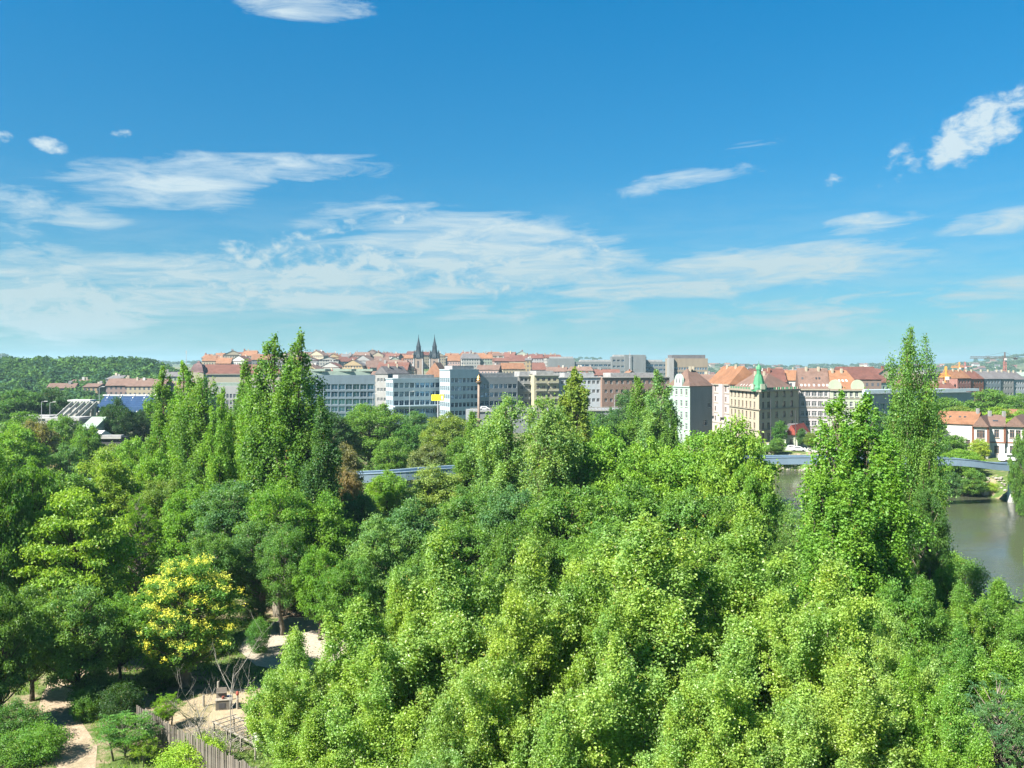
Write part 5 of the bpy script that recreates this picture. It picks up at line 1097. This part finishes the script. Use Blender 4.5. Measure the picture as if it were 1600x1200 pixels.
tree_px('tallpop', 1422, 520, 92, 78, (0.0918, 0.186, 0.028), 'tallest poplar at the right with a ragged pointed top', 'poplar_tree', rz=.6)
for px, top, Y, w_, k, c, lab in ((1312, 618, 74, 98, 'poplar2', VG, 'big leafy poplar at the right, left leader of the cluster'), (1352, 624, 72, 100, 'poplar0', VG, 'big leafy poplar at the right, middle leader of the cluster'), (1388, 680, 70, 84, 'poplar2', (0.0918, 0.198, 0.02), 'big leafy poplar at the right, lower right leader of the cluster'), (1285, 742, 70, 68, 'poplar1', VG, 'lower leafy poplar on the left side of the right cluster'), (1330, 750, 66, 92, 'poplar0', VG, 'dense front poplar at the foot of the right cluster'), (1452, 690, 86, 40, 'poplar1', MG, 'dark poplar at the right side of the tallest one')):
    tree_px(k, px, top, Y, w_, c, lab, 'poplar_tree')
tree_px('airy0', 1446, 745, 84, 66, (0.054, 0.122, 0.022), 'dark overhanging tree at the foot of the tallest poplar')
MID = [
 # broad trees in the middle
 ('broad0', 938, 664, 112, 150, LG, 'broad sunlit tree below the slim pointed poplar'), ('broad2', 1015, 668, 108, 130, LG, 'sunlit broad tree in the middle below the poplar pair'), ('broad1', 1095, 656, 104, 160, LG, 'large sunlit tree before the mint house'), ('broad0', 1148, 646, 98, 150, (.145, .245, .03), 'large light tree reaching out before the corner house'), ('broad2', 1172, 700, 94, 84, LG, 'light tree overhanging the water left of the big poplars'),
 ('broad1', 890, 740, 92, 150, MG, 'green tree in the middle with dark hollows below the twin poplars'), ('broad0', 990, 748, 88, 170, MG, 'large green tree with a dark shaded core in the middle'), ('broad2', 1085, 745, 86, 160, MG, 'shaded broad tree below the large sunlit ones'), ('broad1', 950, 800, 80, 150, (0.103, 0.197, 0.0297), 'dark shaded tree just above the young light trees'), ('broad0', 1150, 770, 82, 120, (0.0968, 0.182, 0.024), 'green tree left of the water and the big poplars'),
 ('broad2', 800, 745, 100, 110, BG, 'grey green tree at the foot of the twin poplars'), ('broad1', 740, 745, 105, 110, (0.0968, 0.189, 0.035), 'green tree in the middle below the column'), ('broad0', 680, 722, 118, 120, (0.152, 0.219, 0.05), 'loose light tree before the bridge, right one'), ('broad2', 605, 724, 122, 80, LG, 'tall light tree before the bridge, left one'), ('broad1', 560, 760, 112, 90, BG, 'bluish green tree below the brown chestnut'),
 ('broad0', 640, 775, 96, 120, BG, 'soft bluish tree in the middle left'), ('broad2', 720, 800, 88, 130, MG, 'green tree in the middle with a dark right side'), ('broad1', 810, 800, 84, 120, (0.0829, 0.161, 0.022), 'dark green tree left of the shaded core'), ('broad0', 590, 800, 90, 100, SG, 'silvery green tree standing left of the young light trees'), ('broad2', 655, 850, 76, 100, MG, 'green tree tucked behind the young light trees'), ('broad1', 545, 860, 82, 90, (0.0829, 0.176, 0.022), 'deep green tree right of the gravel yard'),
 ('broad0', 505, 765, 98, 110, VG, 'vivid green tree below the shaded poplar'), ('airy1', 435, 742, 96, 120, VG, 'vivid airy tree right of the grey green locust'), ('airy0', 360, 735, 100, 120, BG, 'grey green locust tree above the yellow flowering tree'), ('broad2', 300, 742, 104, 100, VG, 'bright green tree below the broad poplar'), ('broad1', 250, 735, 108, 90, (0.118, 0.189, 0.035), 'dull green tree between the shelf branched tree and the poplars'), ('feather0', 215, 765, 88, 90, (0.124, 0.234, 0.022), 'cone shaped feathery tree right of the shelf branched tree'), ('broad0', 165, 700, 118, 110, (0.166, 0.249, 0.03), 'yellowish broad tree in the left middle'), ('broad2', 245, 692, 124, 90, LG, 'light tree at the foot of the first poplars'), ('broad1', 110, 722, 108, 110, MG, 'green tree behind the shelf branched tree'),
 ('shelf0', 115, 748, 80, 180, (.15, .245, .03), 'big light tree with shelf like branches at the left'), ('broad0', 0, 695, 78, 110, (0.0746, 0.157, 0.0243), 'tall dark tree at the left edge'), ('broad2', 50, 700, 96, 90, (0.0829, 0.176, 0.02), 'green tree between the dark edge tree and the shelf branched one'),
 ('airy0', 405, 800, 92, 100, (0.076, 0.161, 0.04), 'bluish tree with bare pale trunks above the yard, left stems'), ('airy1', 445, 812, 90, 90, (0.0829, 0.176, 0.03), 'tree with bare pale trunks above the yard, right stems'), ('airy0', 330, 820, 88, 90, (0.0829, 0.168, 0.03), 'tree behind the yellow flowering one'), ('broad1', 500, 842, 88, 80, (0.0968, 0.204, 0.02), 'green tree above the gravel yard'),
 ('broad1', 122, 900, 70, 130, (0.0933, 0.177, 0.0338), 'dark tree with a sturdy trunk beside the dirt path'), ('broad0', 50, 912, 72, 110, (0.0899, 0.168, 0.03), 'tree overhanging the dirt path at the left'), ('broad2', 0, 900, 66, 100, (0.0746, 0.148, 0.027), 'dark leafy tree at the left edge over the path'), ('broad2', 186, 915, 76, 80, (0.0933, 0.197, 0.027), 'dark tree between path and yellow flowering tree'),
 # right, by the water
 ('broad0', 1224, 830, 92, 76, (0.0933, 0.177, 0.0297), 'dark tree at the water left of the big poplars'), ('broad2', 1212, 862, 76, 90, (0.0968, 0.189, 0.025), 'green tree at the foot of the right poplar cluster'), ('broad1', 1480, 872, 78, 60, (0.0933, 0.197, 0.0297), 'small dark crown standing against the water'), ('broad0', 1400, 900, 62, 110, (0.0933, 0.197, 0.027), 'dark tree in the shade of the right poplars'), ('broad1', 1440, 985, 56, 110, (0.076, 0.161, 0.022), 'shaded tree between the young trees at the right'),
 ('broad2', 1622, 750, 70, 38, VG, 'bright twig of a tree reaching in at the right edge'),
]
for tr in MID: tree_px(*tr)
FINE = [(462, 990, 50, 150), (560, 945, 50, 170), (690, 846, 51, 215), (830, 850, 50, 200), (1005, 815, 52, 235), (1162, 800, 54, 230), (1298, 880, 48, 210), (1390, 965, 46, 140), (925, 880, 49, 150), (620, 905, 51, 130),
 (590, 1050, 43, 190), (780, 1000, 42, 210), (960, 1010, 42, 220), (1150, 1000, 42, 220), (1330, 1035, 42, 190), (490, 1115, 44, 140), (690, 1100, 40, 170), (1060, 1100, 40, 180), (1250, 1110, 40, 170), (870, 1110, 40, 170),
 (1420, 1030, 44, 140), (1490, 1080, 42, 150), (1500, 985, 54, 130), (1575, 1010, 52, 140), (1440, 905, 64, 95), (1500, 914, 66, 95), (1560, 908, 67, 100), (1612, 932, 62, 100)]
FT = [(.185, .285, .050), (.162, .262, .046), (.192, .292, .058), (.154, .252, .042), (.188, .276, .050), (.168, .266, .058)]
near_txt = {0: 'foremost row', 1: 'back row'}
back = sorted([f for f in FINE if f[2] >= 45 and f[0] < 1400], key=lambda f: f[0]); front = sorted([f for f in FINE if f[2] < 45 and f[0] < 1400], key=lambda f: f[0]); right = sorted([f for f in FINE if f[0] >= 1400], key=lambda f: f[0])
for row, txt in ((back, 'light green young tree with fine leaves, %s from the left in the taller back row'), (front, 'light green young tree with fine leaves, %s from the left along the bottom edge'), (right, 'young light green tree below the river at right, %s from the left there')):
    for i, (px, top, Y, w_) in enumerate(row):
        k = 'fine%d' % ((i*2+len(txt)+i//3) % 3); c = FT[(i*5+len(txt)) % 6]
        if row is right: c = (0.103, 0.211, 0.03) if i % 2 else (0.13, 0.243, 0.032)
        tree_px(k, px, top, Y, w_, c, txt % ORD(i+1), 'young_tree', group='young light green trees')
tree_px('heaven_flower', 284, 858, 75, 172, (0.0918, 0.186, 0.028), 'tree of heaven covered in yellow flower heads beside the yard', 'flowering_tree', rz=1.0)
tree_px('feather0', 1560, 1045, 45, 150, (0.081, 0.173, 0.06), 'bluish feathery leaved tree in the lower right corner', 'feathery_tree')
# ---------------------------------------------------------------- bushes near the path and on the banks
for kind, px, py, Y, w_, h, c, lab in (('bush0', 15, 0, 63.5, 4.6, 3.0, (0.054, 0.128, 0.022), 'dark bush at the left edge beside the path'), ('bush1', 62, 0, 61.2, 3.6, 2.4, (0.0918, 0.198, 0.03), 'light bush at the bottom left of the path'), ('bush1', 20, 0, 60.6, 4.0, 2.0, (0.0972, 0.192, 0.03), 'low bush in the bottom left corner'), ('bush0', 132, 0, 68.0, 2.2, 2.6, (0.081, 0.179, 0.025), 'upright bush growing at the trunk by the path'), ('bush0', 190, 0, 67, 3.0, 3.4, (0.0324, 0.0768, 0.018), 'dark ivy covered bush at the end of the plank fence'), ('bush0', 150, 0, 69.5, 3.6, 3.4, (.06, .125, .028), 'dark leafy bush between the path and the fence end'), ('bush1', 172, 0, 69.5, 3.0, 2.4, (0.0432, 0.096, 0.02), 'dark bush left of the plank fence'),
    ('bush1', 300, 0, 59.6, 4.4, 1.9, (0.184, 0.294, 0.03), 'yellow green bush in front of the plank fence'), ('bush0', 405, 0, 84, 2.2, 3.6, (0.0756, 0.179, 0.03), 'bush standing in the sandy yard'), ('bush0', 398, 0, 92, 2.6, 3.4, (0.0648, 0.141, 0.025), 'bush at the foot of the pale trunks'), ('bush1', 250, 0, 75, 3.4, 2.2, (0.054, 0.128, 0.022), 'dark bush behind the plank fence'), ('bush1', 330, 0, 84, 4.4, 2.2, (0.0486, 0.115, 0.022), 'low dark bush under the yellow flowering tree'), ('bush0', 545, 0, 91, 4.0, 4.4, (0.054, 0.128, 0.02), 'dark bush right of the gravel yard'), ('bush0', 470, 0, 100, 6.0, 4.0, (0.0378, 0.0896, 0.02), 'dark thicket above the gravel yard'), ('bush1', 420, 0, 101, 6.0, 3.2, (0.0432, 0.096, 0.02), 'dark thicket behind the bare pale trunks'),
    ('bush0', 1452, 0, 108, 5, 4.6, MG, 'bush on the near bank right of the big poplars'), ('bush0', 1475, 0, 112, 5, 4.4, LG, 'light bush on the near bank at the water edge'), ('bush1', 1500, 0, 106, 6, 4.2, MG, 'low bush on the near bank below the open water'), ('bush1', 1548, 0, 213.5, 4.0, 2.2, (0.184, 0.282, 0.03), 'yellow green shrub among the bank stones'), ('bush1', 1200, 0, 281, 7, 2.2, LG, 'low shrubs at the water edge below the corner house'), ('bush1', 1232, 0, 272, 8, 2.6, LG, 'low shrubs at the water edge left of the big poplars'), ('bush0', 1462, 0, 218, 5, 3.0, LG, 'light shrub at the water edge right of the big poplars')):
    x = WX(px, Y); plant_tree(kind, x, Y, h, w_, c, lab, 'shrub', cat='shrub')
plant_tree('heaven0', WX(196, 61), 61, 3.4, 4.3, (0.0918, 0.205, 0.04), 'feathery tree of heaven sapling beside the path at the bottom', 'sapling')
plant_tree('heaven0', WX(262, 66.5), 66.5, 2.6, 2.2, (0.13, 0.243, 0.02), 'small yellowish sapling behind the plank fence', 'sapling')
plant_tree('heaven0', WX(225, 60.3), 60.3, 2.0, 2.2, (0.162, 0.256, 0.03), 'low yellow green sapling before the fence end', 'sapling')
# fill: understorey that closes the canopy between the trees told apart above
UN = []
ru = random.Random(3)
for i in range(330):
    Y = ru.uniform(92, 150); px = ru.uniform(-30, 1190); x = WX(px, Y)
    if 340 < px < 560 and Y < 106: continue
    if river_sd(np.array([x]), np.array([Y]))[0] > -8: continue
    UN.append((x, Y, ru.uniform(4, 8), ru.uniform(2.5, 4)))
for i in range(300):
    Y = ru.uniform(150, 262); px = ru.uniform(-30, 1010); x = WX(px, Y)
    if px < 250 and Y > 200: continue
    if river_sd(np.array([x]), np.array([Y]))[0] > -7 or abs(px-748) < 8: continue
    UN.append((x, Y, ru.uniform(3.5, 5.8), ru.uniform(3, 5)))
for i in range(120):
    k = ru.randrange(2, 5); a, b_ = NEAR_BANK[k], NEAR_BANK[k+1]; t_ = ru.random(); x = a[0]+(b_[0]-a[0])*t_-ru.uniform(5, 14); Y = a[1]+(b_[1]-a[1])*t_-ru.uniform(0, 6)
    UN.append((x, Y, ru.uniform(3, 6), ru.uniform(2, 3.5)))
for i in range(150):
    Y = ru.uniform(54, 92); px = ru.uniform(560, 1600); x = WX(px, Y)
    if river_sd(np.array([x]), np.array([Y]))[0] > -8: continue
    UN.append((x, Y, ru.uniform(3, 6), ru.uniform(2, 3.5)))
def thicket(name, label, pts, tint, seed, k=420):
    rng = np.random.default_rng(seed); CC, NN, SS = [], [], []
    for (x, y, h, r_) in pts:
        d = rng.normal(size=(k, 3)); d /= np.linalg.norm(d, axis=1, keepdims=True); d[:, 2] = np.abs(d[:, 2])
        lob = 1+.3*np.sin(d[:, 0]*6+rng.random()*6)*np.cos(d[:, 1]*6+rng.random()*6)
        CC.append(np.array([x, y, T(x, y)])+d*lob[:, None]*np.array([r_, r_, h])*rng.uniform(.6, 1.02, (k, 1))); NN.append(d+rng.normal(size=(k, 3))*.6+np.array([0, 0, .3])); SS.append(rng.uniform(.22, .42, k))
    V, Q = leaf_quads(np.concatenate(CC), np.concatenate(NN), np.concatenate(SS), rng, .7); o = link(name, np_mesh(name, V, Q, LEAF)); o.color = (*tint, 1); tag(o, label, 'undergrowth', None, 'stuff')
thicket('undergrowth', 'dark green undergrowth between the park trees', UN, (.085, .165, .028), 12)
# ---------------------------------------------------------------- yard, path and fence at the lower left
def sheet(name, pix, mat, z):
    mb = MB(); mb.poly([(*GP(px, py, z), z) for px, py in pix]); return tag(link(name, mb.mesh(name, mat)), kind='structure')
def gravelly(name, c1, c2, sc_, spots=.3):
    m_, t, b = material(name); co = t.node('ShaderNodeNewGeometry').outputs['Position']
    f = t.noise(co, sc_, 6, .7); g_ = t.noise(co, .35, 4, .6); h = t.noise(co, 22, 2, .7)
    c = t.mix(t.mr(f, .35, .65, 0, 1), (*c1, 1), (*c2, 1)); c = t.mix(t.m('MULTIPLY', t.mr(g_, .52, .66, 0, 1), spots), c, (.09, .10, .04, 1)); v = t.mr(h, .3, .7, .75, 1.2)
    t.put(b.inputs['Base Color'], t.mix(1.0, c, t.xyz(v, v, v), 'MULTIPLY')); b.inputs['Roughness'].default_value = .95; b.inputs['Specular IOR Level'].default_value = .1
    t.put(b.inputs['Normal'], t.node('ShaderNodeBump', {'Strength': .7, 'Distance': .04, 'Height': t.m('ADD', f, h)}).outputs[0]); return m_
sheet('dirt_path', [(98, 1215), (148, 1215), (152, 1165), (122, 1120), (114, 1088), (122, 1058), (170, 1040), (215, 1030), (205, 1022), (160, 1028), (108, 1042), (80, 1060), (66, 1085), (58, 1115), (60, 1150)][::-1], gravelly('dirt', (.22, .17, .12), (.31, .25, .18), 2.5), .012)
sheet('sand_yard', [(250, 1135), (300, 1092), (345, 1078), (470, 1076), (480, 1150), (440, 1165), (380, 1150), (320, 1135)][::-1], gravelly('sand', (.24, .19, .125), (.31, .25, .165), 1.8, .6), .014)
sheet('gravel_yard', [(372, 1015), (392, 985), (440, 968), (480, 957), (560, 952), (570, 1000), (520, 1035), (470, 1052), (400, 1040)][::-1], gravelly('gravel', (.24, .21, .17), (.33, .29, .24), 3.0, .15), .016)
WOODM = [surf('weathered_plank_%d' % i, c, .9, .22, 1.5, .1, streak=True) for i, c in enumerate(((.105, .095, .08), (.13, .115, .10), (.085, .075, .065), (.15, .13, .11)))]
pf = thing('plank_fence', 'weathered grey wooden plank fence beside the sandy yard', 'fence', (WX(262, 61.5), 61.5, 0)); rf_ = random.Random(4)
corner = [GP(214, 1152), GP(268, 1187), (-14.2, 53.2)]
plank = {}
def plank_mesh(k):
    if k not in plank:
        h = 2.25+.05*(k % 5); mb = MB().box(-.070, .070, -.013, .013, 0, h); plank[k] = mb.mesh('plank', WOODM[k % 4])
    return plank[k]
for s_ in range(2):
    a, b_ = Vector(corner[s_]), Vector(corner[s_+1]); L_ = (b_-a).length; d = (b_-a)/L_; n_ = int(L_/.155); rz = math.atan2(d.y, d.x)
    for i in range(n_):
        p = a+d*(i+.5)*.155; o = link('plank', plank_mesh(rf_.randrange(20)), pf, (p.x-pf.location.x, p.y-pf.location.y, rf_.uniform(.0, .06)), rz); o.rotation_euler = (rf_.uniform(-.02, .02), rf_.uniform(-.02, .02), rz)
    for z in (.45, 1.75): link('rail', MB().box(0, L_, .03, .09, z, z+.1).mesh('rail', WOODM[2]), pf, (a.x-pf.location.x, a.y-pf.location.y, 0), rz)
    for i in range(int(L_/2.4)+1): p = a+d*min(i*2.4, L_); link('post', MB().box(-.06, .06, .095, .215, 0, 2.2).mesh('post', WOODM[0]), pf, (p.x-pf.location.x, p.y-pf.location.y, 0), rz)
# open timber frame, pipe and small things in the yard
x, y = GP(372, 1172); fr = thing('timber_frame', 'open frame of pale timber beams behind the plank fence', 'frame', (x, y, 0), -.75); M_TIM = surf('pale_timber', (.22, .20, .165), .85, .15, 2.0)
for i in range(4):
    for s_ in (0, 1.6): link('post', MB().box(i*1.9-.05, i*1.9+.05, s_-.05, s_+.05, 0, 1.0).mesh('post', M_TIM), fr, (-3.4, 0, 0))
for s_ in (0, 1.6): link('beam', MB().box(-.2, 5.9, s_-.045, s_+.045, 1.003, 1.09).mesh('beam', M_TIM), fr, (-3.4, 0, 0))
for i in range(9): link('slat', MB().box(i*.7-.03, i*.7+.03, -.2, 1.8, 1.093, 1.14).mesh('slat', M_TIM), fr, (-3.4, 0, 0))
x, y = GP(384, 1182); pi_ = thing('concrete_pipe', 'short white concrete pipe lying behind the timber frame', 'pipe', (x+.9, y+1.6, .55), .4)
mb = MB(); k = 20
for j in range(k):
    a, b_ = 2*math.pi*j/k, 2*math.pi*(j+1)/k
    for r0, r1 in ((.55, .55), (.45, .45)): mb.quad((-.8, r0*math.cos(a), r0*math.sin(a)), (.8, r0*math.cos(a), r0*math.sin(a)), (.8, r0*math.cos(b_), r0*math.sin(b_)), (-.8, r0*math.cos(b_), r0*math.sin(b_)))
    for u in (-.8, .8): mb.quad((u, .45*math.cos(a), .45*math.sin(a)), (u, .55*math.cos(a), .55*math.sin(a)), (u, .55*math.cos(b_), .55*math.sin(b_)), (u, .45*math.cos(b_), .45*math.sin(b_)))
link('pipe_wall', mb.mesh('pipe_wall', F_WHITE), pi_)
x, y = GP(346, 1110); bx_ = thing('play_kitchen', 'little wooden play stove with a tall back on the sand', 'play furniture', (x, y, .014), .2)
link('cabinet', MB().box(-.45, .75, 0, .5, 0, .75).mesh('cabinet', WOODM[0]), bx_); link('back_board', MB().box(-.45, .35, .503, .56, 0, 1.6).mesh('back_board', WOODM[3]), bx_); link('worktop', MB().box(-.5, .8, -.05, .5, .753, .80).mesh('worktop', M_TIM), bx_); link('opening_shade', MB().box(-.2, .3, -.02, -.003, .15, .55).mesh('opening_shade', M_DARK), bx_)  # the stove hole is a dark plate on the cabinet, its inner shade as colour
link('shelf', MB().box(-.45, .35, .35, .5, 1.2, 1.25).mesh('shelf', WOODM[0]), bx_); link('red_pot', MB().lathe([(.10, .803), (.12, 1.0)], 8, (.1, .25, 0)).mesh('red_pot', surf('pot_red', (.16, .05, .035), .5)), bx_)
x, y = GP(357, 1103); bn = thing('blue_bin', 'small blue grey bin beside the play stove', 'bin', (x, y, .014)); link('body', MB().lathe([(.22, 0), (.28, .7)], 10).mesh('body', surf('bin_blue', (.12, .17, .26), .6), True), bn); link('lid', MB().lathe([(.30, .703), (.28, .78), (.1, .84)], 10).mesh('lid', surf('bin_blue', (.12, .17, .26))), bn)
for px, py, h, red, lab in ((421, 1112, 1.0, True, 'short post with a red cap standing in the sand'), (371, 1108, 1.1, True, 'thin reddish post right of the blue bin'), (318, 1104, .9, False, 'short wooden post under the flowering tree'), (341, 1098, 1.7, False, 'taller wooden post behind the play stove'), (394, 1160, 1.9, False, 'thick pale post by the plank fence end')):
    x, y = GP(px, py); o = thing('play_post', lab, 'post', (x, y, .014)); link('shaft', MB().lathe([(.10, 0), (.09, h)], 8).mesh('shaft', M_TIM), o)
    if red: link('cap', MB().lathe([(.10, h+.003), (.13, h+.10), (.11, h+.24), (.04, h+.30)], 8).mesh('cap', surf('cap_red', (.24, .045, .03), .5)), o)
# log edging and bench at the gravel yard
for i, (px, py, L_, rz, lab) in enumerate(((480, 963, 3.6, .15, 'round log edging the gravel yard at the left'), (497, 960, 2.6, .05, 'round log edging the gravel yard at the right'), (535, 972, 2.2, -.5, 'log lying before the dark bushes'))):
    x, y = GP(px, py); o = thing('log', lab, 'log', (x, y, .25), rz); link('log_body', MB().tube([(-L_/2, 0, 0), (0, .02, .02), (L_/2, 0, 0)], [.26, .25, .23], 10).mesh('log_body', BARK, True), o)
x, y = GP(535, 965); tb = thing('picnic_table', 'wooden picnic table by the gravel yard', 'table', (x, y, 0), .3); link('table_top', MB().box(-.9, .9, -.4, .4, .70, .75).mesh('table_top', M_TIM), tb)
for s_ in (-1, 1): link('bench', MB().box(-.9, .9, s_*.75-.14, s_*.75+.14, .42, .46).mesh('bench', M_TIM), tb); link('leg', MB().box(s_*.7-.05, s_*.7+.05, -.8, .8, 0, .42).mesh('leg', WOODM[0]), tb); link('leg', MB().box(s_*.7-.05, s_*.7+.05, -.06, .06, .42, .70).mesh('leg', WOODM[0]), tb)
# dead tree with bare pale branches
def dead_tree(x, y, h, seed, label, spread=.5):
    rg = random.Random(seed); o = thing('dead_tree', label, 'tree', (x, y, 0)); tb_, bb = MB(), MB()
    def grow(mb, p, d, L_, r_, lvl):
        pts = [p]; q_ = p.copy()
        for i in range(4): d = (d+Vector((rg.gauss(0, .12), rg.gauss(0, .12), .10))).normalized(); q_ = q_+d*L_/4; pts.append(q_.copy())
        mb.tube(pts, [r_*(1-.17*i) for i in range(5)], 5, lvl == 0)
        if lvl < 3:
            for i in range((6, 4, 3)[lvl]):
                t_ = rg.uniform(.3, 1) if lvl else rg.uniform(.28, 1); k = min(3, int(t_*4)); s_ = pts[k].lerp(pts[k+1], t_*4-k if t_ < 1 else 1); a = rg.uniform(0, 6.283)
                nd = (d*.75+Vector((math.cos(a), math.sin(a), .15))*spread*1.5).normalized(); grow(bb, s_, nd, L_*rg.uniform(.38, .6), r_*.45, lvl+1)
    grow(tb_, Vector((0, 0, -.2)), Vector((.02, 0, 1)), h*.8, .055, 0)
    link('trunk', tb_.mesh('trunk', BARK_DEAD, True), o); link('branches', bb.mesh('branches', BARK_DEAD, True), o)
for px, py, top, sd, lab in ((358, 1196, 1020, 3, 'tall bare dead tree with pale branches by the fence'), (322, 1192, 1050, 5, 'second bare dead sapling left of the tall one'), (300, 1180, 1085, 8, 'low leaning dead tree behind the plank fence')):
    x, y = GP(px, py); dead_tree(x, y, WZ(top, y), sd, lab)
# brush pile of dead twigs by the fence, and grass
rb = random.Random(6); mb = MB()
for i in range(260):
    px, py = rb.uniform(285, 385), rb.uniform(1142, 1180); x, y = GP(px, py); x += rb.gauss(0, .3); a = rb.uniform(0, 6.283); e_ = rb.uniform(.1, 1.1); L_ = rb.uniform(.6, 1.8); z = rb.uniform(.05, .6)
    mb.tube([(x, y, z), (x+math.cos(a)*math.cos(e_)*L_, y+math.sin(a)*math.cos(e_)*L_, z+math.sin(e_)*L_)], [.018, .006], 4, False)
tag(link('brushwood', mb.mesh('brushwood', BARK_DEAD)), 'tangle of dead twigs piled behind the plank fence', 'brushwood', None, 'stuff')
rng = np.random.default_rng(21); N_ = 42000
gx_ = rng.uniform(-46, -10, N_); gy_ = rng.uniform(55, 96, N_); pxs = gx_/gy_*FPX+CX; pys = HY+HC*FPX/gy_
onp = ((pys > 1020) & (pxs > 62) & (pxs < 150) & (pxs < 62+60+(pys-1090)*.45)) | ((pxs > 262) & (pys > 1076) & (pys < 1150)) | ((pxs > 375) & (pys < 1052))
patch = (np.sin(gx_*.7)+np.cos(gy_*.9+gx_*.3)+rng.normal(size=N_)*.6) > -.4
keep = ~onp & patch; gx_, gy_ = gx_[keep], gy_[keep]; k = len(gx_); h = rng.uniform(.10, .38, k); a = rng.uniform(0, 6.283, k); wd = rng.uniform(.02, .05, k)
P0 = np.stack([gx_, gy_, np.zeros(k)], 1); U = np.stack([np.cos(a), np.sin(a), 0*a], 1)*wd[:, None]; Tp = P0+np.stack([rng.normal(size=k)*.12, rng.normal(size=k)*.12, h], 1)
V = np.stack([P0-U, P0+U, Tp+U*.25, Tp-U*.25], 1).reshape(-1, 3)
go = link('grass', np_mesh('grass', V, np.arange(k*4).reshape(-1, 4), LEAF)); go.color = (.10, .17, .03, 1); tag(go, 'short uneven grass along the dirt path', 'grass', None, 'stuff')
# ---------------------------------------------------------------- air
hm = bpy.data.materials.new('haze'); hm.use_nodes = True; t = NT(hm.node_tree); t.n.clear()
pv = t.node('ShaderNodeVolumePrincipled', {'Color': (.50, .78, .95, 1), 'Density': 0.00011, 'Anisotropy': 0.2})
t.l.new(pv.outputs[0], t.node('ShaderNodeOutputMaterial').inputs['Volume'])
tag(link('haze', MB().box(-6600, 6600, -170, 8100, -12, 130).mesh('haze', hm)), 'thin bluish summer haze over the city', 'haze', None, 'stuff')
